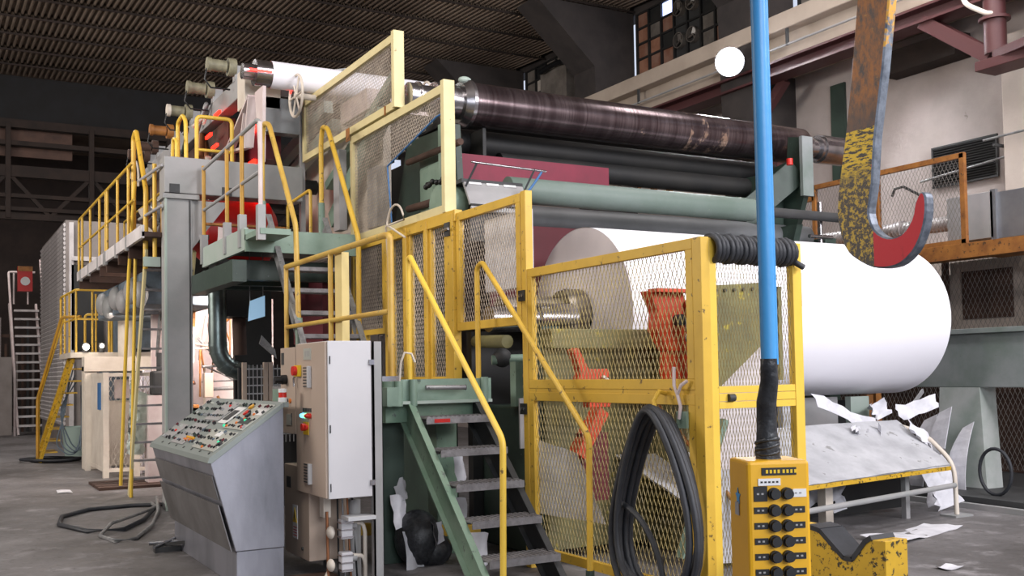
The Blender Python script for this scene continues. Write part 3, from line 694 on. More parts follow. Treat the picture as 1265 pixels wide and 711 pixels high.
# short mesh gate B (Y 7.4 - 8.56, z 2 - 3.1)
gb = thing('guard_gate', (X, 7.95, 2.0), 'short yellow mesh gate between the tall post and the narrow mesh doors', 'guard')
rect_frame(MB(), 'x', X, X+.05, 7.40, 8.60, 2.0, 3.105, .075).build('gate_frame', 'yellow', gb, bevel=.003)
expanded('x', X+.03, 7.475, 8.525, 2.075, 3.03, .045, .045, 'pale_mesh', gb, sw=.005)
# narrow doors C
for k, (a, b) in enumerate(((8.78, 9.22), (9.26, 9.72), (9.78, 10.2))):
    gc = thing('guard_door', (X, (a+b)/2, 1.5), ['narrow tall mesh door nearest the short gate', 'narrow tall mesh door in the middle of the three', 'narrow tall mesh door behind the bent wire loop'][k], 'guard')
    rect_frame(MB(), 'x', X, X+.045, a, b, 1.5, 3.10, .075).build('door_frame', 'yellow', gc, bevel=.003)
    expanded('x', X+.025, a+.075, b-.075, 1.575, 3.025, .04, .045, 'pale_mesh', gc, sw=.005)
gp = thing('guard_posts', (X, 9, 0), 'yellow square posts and rail that frame the narrow mesh doors', 'post')
for y in (8.64, 9.225, 9.73, 10.24): MB().box(X-.03, X+.05, y-.03, y+.03 if y > 9 else y+.1, 1.5, 3.11).build('post', 'yellow', gp, bevel=.003)
MB().box(X-.02, X+.06, 8.58, 10.3, 3.03, 3.14).build('rail', 'yellow', gp, bevel=.003)
h = MB().box(X-.045, X-.03, 8.66, 8.76, 2.9, 3.03).build('hinge_plate', 'darkgrey', gp)
MB().tube((X-.07, 8.62, 2.96), (X-.05, 8.8, 2.96), .014, 8).build('bolt', 'chrome', h)
gl = thing('guard_screen', (X, 10.9, 1.5), 'pale mesh panel behind the landing rail, left of the mesh doors', 'guard')
rect_frame(MB(), 'x', X, X+.045, 10.35, 11.35, 2.05, 3.10, .06).build('panel_frame', 'yellow', gl, bevel=.003)
expanded('x', X+.025, 10.41, 11.29, 2.11, 3.04, .04, .045, 'pale_mesh', gl, sw=.005)
MB().box(X, X+.05, 10.9, 10.96, 1.5, 2.05).build('post', 'yellow', gl)
# screen D with cut-out, and screen E above it
gd = thing('guard_screen', (X, 10, 3.14), 'pale yellow mesh guard with a blue-edged cut-out over the green machine', 'guard')
rect_frame(MB(), 'x', X, X+.06, 8.80, 11.35, 3.14, 4.40, .085).build('screen_frame', 'yellow_pale', gd, bevel=.003)
MB().box(X-.03, X+.09, 8.76, 8.83, 3.14, 4.42).build('end_post', 'yellow_pale', gd, bevel=.003)
hole = [(10.27, 4.06), (8.885, 4.28), (8.885, 3.225), (10.17, 3.225)]
hole = [(10.27, 3.86), (9.02, 4.12), (8.885, 4.12), (8.885, 3.225), (10.17, 3.225)]
expanded('x', X+.03, 8.885, 11.265, 3.225, 4.315, .036, .036, 'pale_mesh', gd, sw=.005, hole=hole)
for a, b in ((hole[0], hole[1]), (hole[1], hole[2]), (hole[0], hole[4])):
    MB().tube((X+.02, a[0], a[1]), (X+.02, b[0], b[1]), .009, 8).build('cut_edge', 'blue', gd, label='blue hose edging on the cut')
gE = thing('guard_screen', (X, 11.5, 4.41), 'topmost pale yellow mesh guard beside the cream handwheel', 'guard')
rect_frame(MB(), 'x', X-.02, X+.04, 9.93, 13.05, 4.42, 5.23, .085).build('screen_frame', 'yellow_pale', gE, bevel=.003)
MB().box(X-.05, X+.07, 9.90, 9.97, 4.42, 5.24).build('end_post', 'yellow_pale', gE, bevel=.003)
expanded('x', X+.01, 10.015, 12.965, 4.505, 5.145, .036, .036, 'pale_mesh', gE, sw=.005)
MB().box(X-.03, X-.02, 10.2, 10.23, 4.4, 4.5).box(X-.03, X-.02, 11.3, 11.4, 4.35, 4.5).build('clip', 'rust', gE)
MB().box(4.28, 4.34, 13.12, 13.18, 3.2, 5.4).build('steel_post', 'post_grey', label='slim grey post standing at the far edge of the topmost guard', cat='post')

# ------------------------------------------------------------------ front stair, landing and rails
def handrail(parent, pts, r=.021, m_='yellow_rail', name='handrail'):
    return MB().path(rounded(pts, .07), r, 12).build(name, m_, parent)
st = thing('steel_stair', (3.8, 6.4, 0), 'front steel stair with green stringer and yellow handrails, beside the yellow guard', 'stair')
for x, m_ in ((3.5, 'green_stair'), (4.12, 'darkgrey')):
    q = MB()
    a, b = V((x, 7.83, 1.36)), V((x, 6.41, .0))
    dn = V((0, .095, -.09))
    q.prism([(7.86, 1.38), (6.42, 0), (6.75, 0), (8.02, 1.22), (8.02, 1.38)], 'x', x-.006, x+.006)
    q.bar(a+V((-.02, 0, 0)), b+V((-.02, 0, 0)), .055, .012, (0, .6, 1))
    q.bar(a+dn*1.75+V((-.02, 0, 0)), V((x-.02, 6.72, 0.0)), .055, .012, (0, .6, 1))
    q.build('stringer', m_, st)
for k in range(5):
    z = 1.25-.25*k; y = 7.72-.262*k
    t = MB().box(3.51, 4.11, y-.12, y+.12, z-.012, z).box(3.51, 4.11, y-.125, y-.113, z-.055, z).box(3.51, 4.11, y+.113, y+.125, z-.05, z)
    for j in range(14): t.box(3.53+j*.042, 3.55+j*.042, y-.11, y+.11, z, z+.006)
    t.build('tread', 'tread', st)
MB().box(3.58, 3.72, 7.592, 7.594, 1.205, 1.235).build('red_mark', 'red', st, label='faded red paint mark on the tread edge')
handrail(st, [(3.5, 7.90, 1.45), (3.5, 7.90, 2.56), (3.5, 7.86, 2.585), (3.5, 6.31, 1.13), (3.5, 6.34, .10)], .023, 'yellow_bright')
handrail(st, [(4.15, 7.90, 1.40), (4.15, 7.90, 2.52), (4.15, 7.80, 2.56), (4.15, 6.2, 1.13), (4.15, 6.22, .14)], .023, 'yellow')
MB().tube((4.15, 6.22, .0), (4.15, 6.22, .17), .032, 12).build('rail_socket', 'green_dark', st)
la = thing('stair_landing', (3.7, 9, 0), 'green steel landing at the top of the front stair', 'landing')
MB().box(3.22, 4.25, 7.87, 10.9, 1.47, 1.5).build('deck_plate', 'tread', la)
MB().box(3.22, 4.25, 7.86, 7.88, 1.37, 1.56).build('toe_plate', 'green', la, label='grimy green toe plate')
MB().box(3.24, 4.24, 7.82, 7.86, 1.355, 1.38).build('edge_strip', 'green_light', la)
MB().box(3.3, 4.2, 7.95, 8.05, 1.2, 1.37).build('front_beam', 'green_stair', la, bevel=.005)
MB().box(3.22, 3.3, 8.05, 10.9, 1.25, 1.47).build('side_beam', 'green', la)
MB().box(3.93, 4.13, 8.3, 8.5, 0, 1.47).build('column', 'green_stair', la, bevel=.005)
MB().box(3.28, 3.55, 8.15, 8.25, 0, 1.4).build('column', 'green_dark', la, bevel=.005)
for x, y, z in ((3.27, 7.83, 1.56), (3.37, 7.83, 1.56), (3.5, 7.83, 1.56), (4.17, 7.83, 1.57)):
    MB().tube((x, y, z-.22), (x, y, z), .033, 14).build('post_socket', 'green', la)
MB().tube((3.60, 7.80, 1.49), (3.95, 7.76, 1.485), .02, 12).tube((3.95, 7.76, 1.485), (3.952, 7.76, 1.485), .024, 12).build('steel_pipe', 'galv', label='short loose grey pipe lying on the edge of the landing', cat='pipe')
gr = thing('guard_rail', (3.2, 9, 1.5), 'yellow two-bar guard rail on the landing above the pale cabinet', 'railing')
handrail(gr, [(3.22, 7.62, 1.55), (3.22, 7.62, 2.72), (3.22, 7.74, 2.735), (3.22, 10.38, 2.735)], .027, 'yellow_rail', 'top_rail')
handrail(gr, [(3.22, 7.65, 2.11), (3.22, 10.38, 2.11)], .022, 'yellow_rail', 'mid_rail')
for y in (9.03, 10.38): MB().tube((3.22, y, 1.5), (3.22, y, 2.72), .024, 12).build('post', 'yellow_rail', gr)
MB().box(3.17, 3.27, 7.6, 7.9, 1.35, 1.5).build('post_bracket', 'green', gr)
MB().box(3.25, 3.32, 8.82, 9.0, 1.5, 2.72).build('wooden_board', 'cream_wood', label='cream wooden board standing behind the landing guard rail', cat='board')
# bent wire loop and cable
MB().path(rounded([(4.18, 9.9, 1.9), (4.18, 9.95, 2.8), (4.15, 9.93, 3.15)], .1)+arc((4.15, 9.68, 3.12), .22, 170, 10, 10, 'yz')+[(4.16, 9.46, 2.98)], .011, 8).build('bent_wire', 'ivory', label='pale wire bent in a loop over the top of the narrow mesh doors', cat='wire')
MB().path([(3.32, 7.7, 1.55), (3.33, 7.69, 1.7), (3.36, 7.68, 1.78), (3.42, 7.68, 1.77), (3.45, 7.68, 1.70)], .01, 6).build('wire_end', 'ivory', label='short pale wire stub curling up at the foot of the landing rail', cat='wire')
# upper stair, its rails and the deck
us = thing('steel_stair', (3.6, 10.3, 1.5), 'upper steel stair rising from the landing to the high deck', 'stair')
for x in (3.3, 3.95):
    MB().bar((x, 9.72, 1.42), (x, 11.25, 3.32), .014, .2, (0, -1, 1)).bar((x-.025, 9.65, 1.50), (x-.025, 11.18, 3.4), .06, .012, (0, -1, 1)).build('stringer', 'galv', us)
for k in range(6):
    z = 1.78+.25*k; y = 9.98+.205*k
    MB().box(3.31, 3.94, y-.11, y+.11, z-.045, z).build('tread', 'tread', us, bevel=.004)
handrail(us, [(3.3, 10.22, 2.0), (3.3, 10.3, 3.17), (3.3, 11.22, 4.42), (3.3, 11.42, 4.48), (3.3, 11.5, 4.3), (3.3, 11.5, 3.3)], .028, 'yellow_rail')
handrail(us, [(3.95, 10.22, 1.7), (3.95, 10.2, 3.05), (3.95, 11.12, 4.42), (3.95, 11.3, 4.48), (3.95, 11.36, 4.3), (3.95, 11.36, 3.3)], .028, 'yellow')
for x, y, z in ((3.3, 11.5, 3.3), (3.95, 11.36, 3.3), (3.3, 10.22, 1.9)): MB().tube((x, y, z-.1), (x, y, z+.3), .038, 12).build('post_socket', 'green', us)
dk = thing('high_deck', (3.7, 12.5, 3.2), 'pale green deck with railing reached by the upper stair', 'deck')
MB().box(2.95, 4.2, 10.9, 12.85, 3.12, 3.15).build('deck_plate', 'green_dark', dk)
MB().box(2.93, 2.97, 10.9, 12.85, 2.96, 3.2).build('side_plate', 'green_light', dk)
MB().box(2.93, 4.2, 10.86, 10.9, 2.94, 3.18).build('front_plate', 'green', dk)
for y in (11.3, 12.0, 12.6): MB().box(2.9, 4.2, y, y+.14, 2.68, 2.9).build('joist', 'green_dark', dk)
MB().box(2.8, 2.95, 10.9, 12.85, 2.62, 2.85).build('main_beam', 'green_dark', dk)
dr = thing('guard_rail', (2.95, 11.6, 3.1), 'grey and ochre railing along the edge of the high deck', 'railing')
handrail(dr, [(2.95, 12.87, 4.18), (2.95, 10.46, 4.26), (2.95, 10.35, 4.22), (2.95, 10.35, 3.2)], .022, 'post_grey', 'top_rail')
handrail(dr, [(2.95, 12.87, 3.67), (2.95, 10.35, 3.71)], .019, 'post_grey', 'mid_rail')
for y in (12.84, 11.71, 11.07, 10.35):
    MB().tube((2.95, y, 3.2), (2.95, y, 4.22), .023, 10).build('post', 'rail_end' if y > 10.5 else 'pinkwhite', dr)
    MB().box(2.91, 2.99, y-.04, y+.04, 3.0, 3.36).build('socket', 'post_grey', dr)
MB().box(2.93, 3.25, 10.3, 10.9, 3.06, 3.12).build('deck_nose', 'green', dk)
r3 = thing('guard_rail', (4.0, 12.6, 3.2), 'small yellow hoop railing on the far side of the high deck', 'railing')
handrail(r3, [(4.0, 12.8, 3.15), (4.0, 12.8, 3.8), (4.0, 11.9, 3.85), (4.0, 11.9, 3.15)], .02, 'yellow')
handrail(r3, [(2.97, 12.84, 3.5), (4.0, 12.84, 3.5)], .02, 'rust', 'cross_rail')
# tall grey portal: post and box beam
po_ = thing('steel_portal', (2.68, 13.0, 0), 'tall pale green-grey box post with box beam, left of the stairs', 'column')
MB().box(2.52, 2.84, 12.97, 13.25, 0, 3.84).build('post', 'post_grey', po_, bevel=.01)
MB().box(2.505, 2.53, 12.94, 13.0, 0, 3.84).build('edge_plate', 'green_light', po_)
MB().box(2.50, 4.25, 12.94, 13.26, 3.88, 4.33).build('box_beam', 'post_grey', po_, bevel=.01)
MB().box(2.48, 2.92, 12.93, 13.28, 3.81, 3.87).build('cap_plate', 'post_grey', po_, bevel=.004)
for x in (2.56, 3.2): MB().box(x, x+.12, 12.925, 12.95, 3.88, 3.99).build('slot', 'black', po_)
MB().prism([(2.84, 3.2), (3.3, 3.81), (2.84, 3.81)], 'y', 13.0, 13.05).build('gusset', 'post_grey', po_)
MB().box(2.80, 2.815, 12.95, 12.97, 0, 3.8).build('seam_strip', 'darkgrey', po_)
rt_ = thing('red_tank', (3.5, 13.9, 2.95), 'big glossy red drum behind the high deck railing', 'tank')
MB().lathe([(0, .001), (0, .2), (.25, .40), (1.1, .44), (1.2, .3), (1.2, .001)], (2.90, 13.85, 3.56), (1, 0, 0), 40).build('drum', 'red', rt_)
MB().box(3.3, 3.9, 13.5, 14.1, 2.4, 3.15).build('cradle', 'dark', rt_)
sheet('crumpled_paper', [(3.0, 12.3, 3.17), (3.3, 12.1, 3.17), (3.35, 12.4, 3.35), (3.05, 12.5, 3.4)], 'pinkwhite', amp=.03, nx=5, ny=4, seed=2, label='crumpled whitish paper lying on the high deck', cat='paper')

# ------------------------------------------------------------------ control desk
cs = thing('control_desk', (2.2, 9.1, 0), 'stainless steel control desk with sloped top crowded with coloured buttons', 'control desk')
YA, YB = 7.93, 10.25
MB().prism([(1.86, .955), (2.05, .27), (2.43, .27), (2.43, 1.36), (2.42, 1.36)], 'y', YA, YB).build('desk_body', 'stainless', cs, bevel=.006)
MB().box(2.06, 2.43, YA+.02, YB-.02, 0, .265).build('plinth', 'stainless', cs, bevel=.004)
MB().prism([(1.835, .955), (1.85, .995), (2.43, 1.40), (2.43, 1.36), (1.865, .95)], 'y', YA-.012, YB+.01).build('desk_top', 'panel_grey', cs, bevel=.003)
MB().box(2.43, 2.47, YA-.01, YB, 1.36, 1.40).build('back_shelf', 'panel_grey', cs, bevel=.003)
n_ = V((-.7, 0, 1)).normalized()
MB().obox((1.905, (YA+YB)/2, .76), (.026*1, 0, -.094), (0, (YB-YA)/2-.03, 0), (-.004, 0, -.001)).build('front_panel', 'stainless_front', cs)
MB().obox((1.975, (YA+YB)/2, .45), (.05, 0, -.18), (0, (YB-YA)/2-.03, 0), (-.004, 0, -.001)).build('front_panel', 'stainless_front', cs)
sl = V((.58, 0, .405)).normalized(); nn = V((-.405, 0, .58)).normalized()
def dp(u, y): return V((1.85, y, .997))+sl*u          # u up the slope 0..0.70
def mod(u0, u1, y0, y1, m_='panel_plate', h=.006, name='instrument_plate'):
    c = dp((u0+u1)/2, (y0+y1)/2)+nn*h/2
    return MB().obox(c, sl*(u1-u0)/2, (0, (y1-y0)/2, 0), nn*h/2).build(name, m_, cs, bevel=.0015)
mod(.06, .30, 8.0, 8.75); mod(.33, .66, 8.0, 8.6); mod(.06, .34, 9.1, 9.6, 'post_grey'); mod(.40, .66, 9.0, 9.5, 'post_grey')
mod(.38, .60, 8.68, 8.94, 'white'); mod(.42, .55, 8.73, 8.89, 'darkgrey', .012, 'display'); mod(.1, .3, 9.75, 10.15, 'post_grey')
mod(.52, .62, 8.02, 8.3, 'white'); mod(.40, .46, 8.05, 8.35, 'darkgrey', .01, 'display'); mod(.22, .28, 8.35, 8.5, 'white', .01, 'label_plate')
for k in range(7): mod(.03, .05, 8.05+.3*k, 8.08+.3*k, 'dark', .003, 'screw_hole')
proto = {}
def button(u, y, col, kind='push_button'):
    key = (kind, col); c = dp(u, y)
    if key in proto:
        o = proto[key].copy(); C.objects.link(o); o.parent = cs; o.location = c-V(proto[key]['at']); return
    q = MB()
    if kind == 'push_button': q.tube(c, c+nn*.006, .017, 12).tube(c+nn*.006, c+nn*.015, .012, 12)
    elif kind == 'rotary_switch': q.tube(c, c+nn*.006, .015, 12).obox(c+nn*.014, sl*.013, (0, .005, 0), nn*.008)
    elif kind == 'pilot_lamp': q.tube(c, c+nn*.005, .017, 12).ball(c+nn*.008, .014, 10, 6)
    else: q.tube(c, c+nn*.015, .02, 14).tube(c+nn*.015, c+nn*.026, .03, 14)
    o = q.build(kind, col, cs); o['at'] = tuple(c); proto[key] = o
cols = ['black', 'black', 'darkgrey', 'dark_red', 'panel_plate', 'green_dark', 'black', 'panel_plate', 'post_grey', 'dusty_blue', 'black', 'darkgrey']
r = random.Random(11)
for i in range(30):
    y = 8.03+.073*i
    for u in (.11, .19, .27, .37, .46, .55, .63):
        if r.random() < .8:
            if 8.66 < y < 8.96 and .36 < u < .62: continue
            button(u+r.uniform(-.01, .01), y, r.choice(cols), r.choice(['push_button', 'push_button', 'rotary_switch']))
for u, y, c in ((.08, 8.42, 'orange_btn'), (.14, 8.10, 'red_btn'), (.16, 8.15, 'green_btn'), (.35, 8.6, 'green_btn'), (.44, 8.22, 'green_btn'), (.35, 8.52, 'orange_btn'), (.40, 8.36, 'orange_btn'), (.46, 8.30, 'orange_btn'),
                (.52, 8.2, 'orange_btn'), (.36, 8.08, 'red_btn'), (.6, 9.2, 'red_btn'), (.2, 9.9, 'red_btn')):
    button(u, y, c, 'pilot_lamp')
for k in range(5): button(.12, 9.0+.055*k, 'orange_btn', 'pilot_lamp'); button(.15, 9.0+.055*k, 'amber', 'pilot_lamp')
button(.52, 8.42, 'red_btn', 'mushroom_button'); button(.6, 8.5, 'amber', 'mushroom_button'); button(.14, 8.04, 'black', 'mushroom_button'); button(.5, 8.3, 'black', 'mushroom_button')
bc = thing('signal_beacon', (2.46, 8.05, 1.4), 'small red and white signal beacon standing on the control desk', 'beacon')
MB().tube((2.46, 8.05, 1.40), (2.46, 8.05, 1.435), .035, 20).build('base', 'white', bc)
MB().tube((2.46, 8.05, 1.435), (2.46, 8.05, 1.475), .032, 20).build('lens', 'red_btn', bc)
MB().tube((2.46, 8.05, 1.475), (2.46, 8.05, 1.505), .034, 20).build('cap', 'white', bc)

# ------------------------------------------------------------------ electrical cabinets
cb = thing('control_cabinet', (2.8, 7.8, .67), 'tall beige and white electrical cabinet with lamps, emergency button and louvres', 'cabinet')
MB().box(2.615, 2.965, 7.42, 8.13, .675, 1.865).build('body', 'cabinet_side', cb, bevel=.004)
MB().box(2.595, 2.615, 7.425, 8.125, .68, 1.86).build('door', 'cabinet', cb, bevel=.004)
MB().box(2.612, 2.62, 7.408, 7.42, .68, 1.86).build('door_edge', 'cabinet_edge', cb)
for z in (1.70, .78): 
    MB().box(2.945, 2.985, 7.405, 7.43, z-.02, z+.02).build('wall_bracket', 'chrome', cb)
for z in (1.72, 1.2, .76): MB().box(2.628, 2.634, 7.41, 7.42, z-.03, z+.03).build('hinge', 'darkgrey', cb)
def louvre(parent, x, y0, y1, z0, z1):
    MB().box(x-.006, x, y0, y1, z0, z1).build('louvre_plate', 'cabinet', parent)
    MB().box(x-.03, x-.0, y0-.03, y0, z0, z1).build('louvre_hood', 'cabinet_edge', parent, bevel=.003)
    n = 7
    for k in range(n):
        z = z0+(z1-z0)*(k+.5)/n
        MB().box(x-.010, x-.002, y0+.01, y1-.01, z-.006, z+.004).build('louvre_slot', 'darkgrey', parent)
louvre(cb, 2.595, 7.77, 7.93, 1.51, 1.68); louvre(cb, 2.595, 7.77, 7.93, .76, .92)
def plate(parent, x, y0, y1, z0, z1, m_, name='label_plate', t=.004, **k): return MB().box(x-t, x, y0, y1, z0, z1).build(name, m_, parent, **k)
plate(cb, 2.595, 7.74, 7.92, 1.73, 1.82, 'panel_plate', 'name_plate')
for k in range(3): plate(cb, 2.591, 7.77+.045*k, 7.79+.045*k, 1.755, 1.80, 'post_grey', 'print_line', .001)
e = plate(cb, 2.595, 7.99, 8.08, 1.60, 1.69, 'warn_yellow', 'button_plate', .03)
MB().tube((2.565, 8.035, 1.645), (2.535, 8.035, 1.645), .038, 20).build('mushroom_button', 'red_btn', cb)
MB().path([(2.58, 8.09, 1.62), (2.57, 8.11, 1.58), (2.57, 8.10, 1.52)], .008, 6).build('key_ring', 'chrome', cb)
for k, c in enumerate(('blue_lamp', 'green_lamp', 'red_btn', 'red_btn')):
    y = 7.93-.055*k
    MB().tube((2.595, y, 1.29), (2.58, y, 1.29), .02, 12).ball((2.575, y, 1.29), .017, 10, 6).build('pilot_lamp', c, cb)
    plate(cb, 2.595, y-.02, y+.02, 1.32, 1.35, 'darkgrey', 'tag_plate')
plate(cb, 2.595, 7.81, 7.94, 1.14, 1.24, 'warn_yellow', 'button_plate')
MB().tube((2.592, 7.89, 1.2), (2.56, 7.89, 1.2), .03, 16).build('mushroom_button', 'red_btn', cb)
MB().tube((2.592, 7.83, 1.2), (2.57, 7.83, 1.2), .02, 12).build('push_button', 'red_btn', cb)
c2 = thing('switch_box', (2.8, 8.4, 1.13), 'narrow beige switch box with black rotary handle behind the tall cabinet', 'cabinet')
MB().box(2.60, 2.96, 8.16, 8.56, 1.13, 1.84).build('body', 'cabinet', c2, bevel=.004)
MB().box(2.9, 2.95, 8.3, 8.38, 0, 1.13).build('support_leg', 'post_grey', c2)
plate(c2, 2.60, 8.46, 8.53, 1.70, 1.80, 'darkgrey', 'name_plate')
MB().tube((2.60, 8.40, 1.575), (2.56, 8.40, 1.575), .04, 20).tube((2.56, 8.40, 1.575), (2.50, 8.40, 1.575), .028, 16).build('rotary_handle', 'black', c2)
MB().tube((2.62, 8.38, 1.40), (2.57, 8.38, 1.40), .022, 12).build('selector_knob', 'black', c2)
MB().tube((2.62, 8.29, 1.40), (2.59, 8.29, 1.40), .02, 12).build('pilot_lamp', 'orange_btn', c2)
plate(c2, 2.60, 8.28, 8.40, 1.20, 1.29, 'panel_plate', 'name_plate')
plate(c2, 2.60, 8.255, 8.27, 1.2, 1.30, 'darkgrey', 'vent_slot')
c3 = thing('junction_cabinet', (2.8, 8.3, .12), 'low beige cabinet with a yellow warning triangle under the switch box', 'cabinet')
MB().box(2.62, 2.96, 7.90, 8.54, .14, .87).build('body', 'cabinet', c3, bevel=.004)
plate(c3, 2.62, 8.36, 8.47, .68, .77, 'darkgrey', 'display')
pw = plate(c3, 2.62, 8.19, 8.31, .28, .55, 'white', 'warning_sign')
MB().prism([(8.2, .41), (8.30, .41), (8.25, .53)], 'x', 2.612, 2.616).build('warning_triangle', 'warn_yellow', c3)
MB().prism([(8.245, .425), (8.262, .46), (8.25, .462), (8.256, .505), (8.238, .458), (8.25, .456)], 'x', 2.609, 2.612).build('flash_symbol', 'black', c3)
for k in range(4): plate(c3, 2.616, 8.205, 8.295, .30+.022*k, .308+.022*k, 'red_btn', 'print_line', .001)
MB().tube((2.62, 8.06, .22), (2.61, 8.06, .22), .014, 10).build('lock', 'darkgrey', c3)
ch = thing('steel_upright', (3.0, 7.5, 0), 'slim grey channel upright carrying the tall cabinet, with a small shelf', 'post')
MB().box(2.985, 3.055, 7.42, 7.45, 0, 1.86).box(2.985, 2.99, 7.42, 7.50, 0, 1.86).box(3.05, 3.055, 7.42, 7.50, 0, 1.86).build('channel', 'post_grey', ch)
MB().box(2.76, 2.985, 7.40, 7.56, .50, .53).build('shelf', 'cabinet_edge', ch, bevel=.002)
MB().box(2.985, 3.22, 7.47, 7.5, 1.55, 1.59).build('arm', 'chrome', ch)
pp = thing('pipe_manifold', (2.75, 7.7, 0), 'pipes and two pale valve blocks below the tall cabinet', 'pipework')
MB().tube((2.85, 7.75, 0), (2.85, 7.75, .62), .05, 16).build('drain_pipe', 'post_grey', pp)
for z, k in ((.42, 0), (.17, 1)):
    MB().box(2.66, 2.75, 7.52, 7.60, z-.07, z+.08).build('valve_block', 'cabinet_side', pp, bevel=.006)
    for dz in (-.055, .0, .055): MB().box(2.655, 2.755, 7.515, 7.605, z+dz-.006, z+dz+.006).build('clamp_band', 'chrome', pp)
    MB().ball((2.60, 7.60, z-.02), .05, 12, 8, (.6, 1, 1)).build('sensor_head', 'ivory', pp)
    MB().path(rounded([(2.75, 7.55, z+.05), (2.84, 7.55, z+.04), (2.86, 7.55, z-.02), (2.86, 7.55, z-.3+.1*k)], .05), .016, 10).build('bent_pipe', 'ivory', pp)
    MB().tube((2.75, 7.56, z+.03), (2.79, 7.56, z+.03), .03, 12).build('union', 'post_grey', pp)
MB().tube((2.60, 7.68, .55), (2.60, 7.66, .05), .012, 8).build('copper_pipe', 'copper', pp)
MB().path([(2.62, 7.7, .1), (2.58, 7.66, .06), (2.55, 7.6, .03), (2.5, 7.5, .015)], .012, 8).build('hose', 'ivory', pp)
MB().box(2.58, 2.64, 7.70, 7.80, .50, .66).build('terminal_box', 'ivory', pp, bevel=.004)
for k in range(4): MB().tube((2.70+.05*k, 7.7, .0), (2.70+.04*k, 7.72, .66), .008, 6).build('thin_pipe', ('black', 'galv', 'copper', 'black')[k], pp)
pp.location.x += .09
MB().box(2.35, 2.8, 7.45, 7.95, .0, .04).build('timber_plank', 'rustbrown', label='brown timber plank on the floor under the pipework', cat='plank')
# heap below the landing
hp = thing('rubbish_bag', (3.55, 7.9, 0), 'slumped black rubbish bag beneath the front landing', 'bag')
MB().ball((3.6, 8.0, .22), .22, 18, 12, (.9, 1, 1.1)).ball((3.72, 7.95, .12), .16, 14, 10, (1, 1, .9)).build('bag_body', 'tape', hp)
for i, (x, y, z, s_) in enumerate(((3.44, 7.95, .45, .14), (3.5, 7.8, .1, .2), (3.68, 7.75, .28, .1), (3.95, 7.9, .4, .15), (4.0, 7.6, .12, .16), (3.5, 8.05, .62, .1), (4.05, 8.0, .75, .12))):
    sheet('waste_paper', [(x-s_/2, y, z-s_), (x+s_/2, y+.05, z-s_*.8), (x+s_*.6, y+.1, z+s_*.8), (x-s_*.4, y+.12, z+s_)], 'scrap_dusty' if i % 2 else 'scrap', amp=.02, nx=4, ny=4, seed=i, label=['pale waste paper strip leaning above the black bag', 'dusty crumpled paper at the left foot of the black bag', 'small white paper scrap lying on the front of the black bag', 'grey crumpled paper behind the middle treads of the front stair', 'white crumpled paper behind the lowest treads of the front stair', 'grey-green scrap stuck high above the black bag', 'white torn scrap behind the right stringer of the front stair'][i], cat='paper', group='waste paper under the landing')
MB().bar((3.3, 8.6, .25), (4.3, 8.2, .2), .08, .1).build('yellow_beam', 'yellow', label='low yellow beam in shadow under the stair landing', cat='beam')

# ------------------------------------------------------------------ crane hook, pendant and its cable, cradle
HK = [(2.726, 3.011), (2.759, 2.767), (2.802, 2.508), (2.841, 2.324), (2.853, 2.24), (2.855, 2.179), (2.835, 2.097), (2.815, 2.06), (2.788, 2.029), (2.718, 1.987), (2.661, 1.969), (2.605, 1.967), (2.558, 1.977), (2.508, 2.01), (2.475, 2.054), (2.454, 2.103), (2.443, 2.154), (2.443, 2.204), (2.454, 2.223), (2.469, 2.221), (2.49, 2.188), (2.499, 2.149), (2.52, 2.112), (2.553, 2.084), (2.595, 2.076), (2.637, 2.086), (2.678, 2.118), (2.698, 2.164), (2.699, 2.205), (2.679, 2.294), (2.661, 2.463), (2.614, 2.713), (2.575, 2.961)]
def smooth(poly, keep=()):
    out = []; n = len(poly)
    for i in range(n):
        a, b, c, d = [V(poly[(i+k-1) % n]) for k in range(4)]
        out.append(tuple(b))
        if i in keep: continue
        out.append(tuple((-a+9*b+9*c-d)/16))
    return out
top = [(2.575-.11, 3.7), (2.726-.11, 3.7)]
HP = smooth(HK, keep=(0, 31, 32))+top
ho = thing('crane_hook', (3.1, 2.70, 1.964), 'giant worn crane hook, yellow and brown with a red tip, hanging in front', 'hook')
q = MB(); n = len(HP)
def tri_fill(mb, poly, x, flip, slot):
    from mathutils.geometry import tessellate_polygon
    t = tessellate_polygon([[V((0, p[0], p[1])) for p in poly]])
    b = len(mb.v); mb.v += [(x, p[0], p[1]) for p in poly]
    for f in t:
        a = [b+i for i in f]
        nrm = (V(mb.v[a[1]])-V(mb.v[a[0]])).cross(V(mb.v[a[2]])-V(mb.v[a[0]]))
        if (nrm.x > 0) == flip: a = a[::-1]
        mb.f.append(a); mb.sm.append(False); mb.mi.append(slot)
T = .048
def inset(poly, d):
    out = []; n = len(poly)
    ar = sum(poly[i][0]*poly[(i+1) % n][1]-poly[(i+1) % n][0]*poly[i][1] for i in range(n))
    for i in range(n):
        a, b, c = V(poly[i-1]), V(poly[i]), V(poly[(i+1) % n]); e = (c-a).normalized(); nn_ = V((-e.y, e.x))*(1 if ar > 0 else -1)
        out.append(tuple(b+nn_*d))
    return out
IN = inset(HP, .006)
tri_fill(q, IN, 3.1, True, 0); tri_fill(q, IN, 3.1+T, False, 0)
for (P0, x0, P1, x1) in ((IN, 3.1, HP, 3.106), (HP, 3.106, HP, 3.1+T-.006), (HP, 3.1+T-.006, IN, 3.1+T)):
    b = len(q.v); q.v += [(x0, p[0], p[1]) for p in P0]+[(x1, p[0], p[1]) for p in P1]
    for i in range(n):
        j = (i+1) % n; q.f.append([b+i, b+n+i, b+n+j, b+j]); q.sm.append(False); q.mi.append(1)
hb = q.build('hook_body', ['hook', 'hook_edge'], ho)
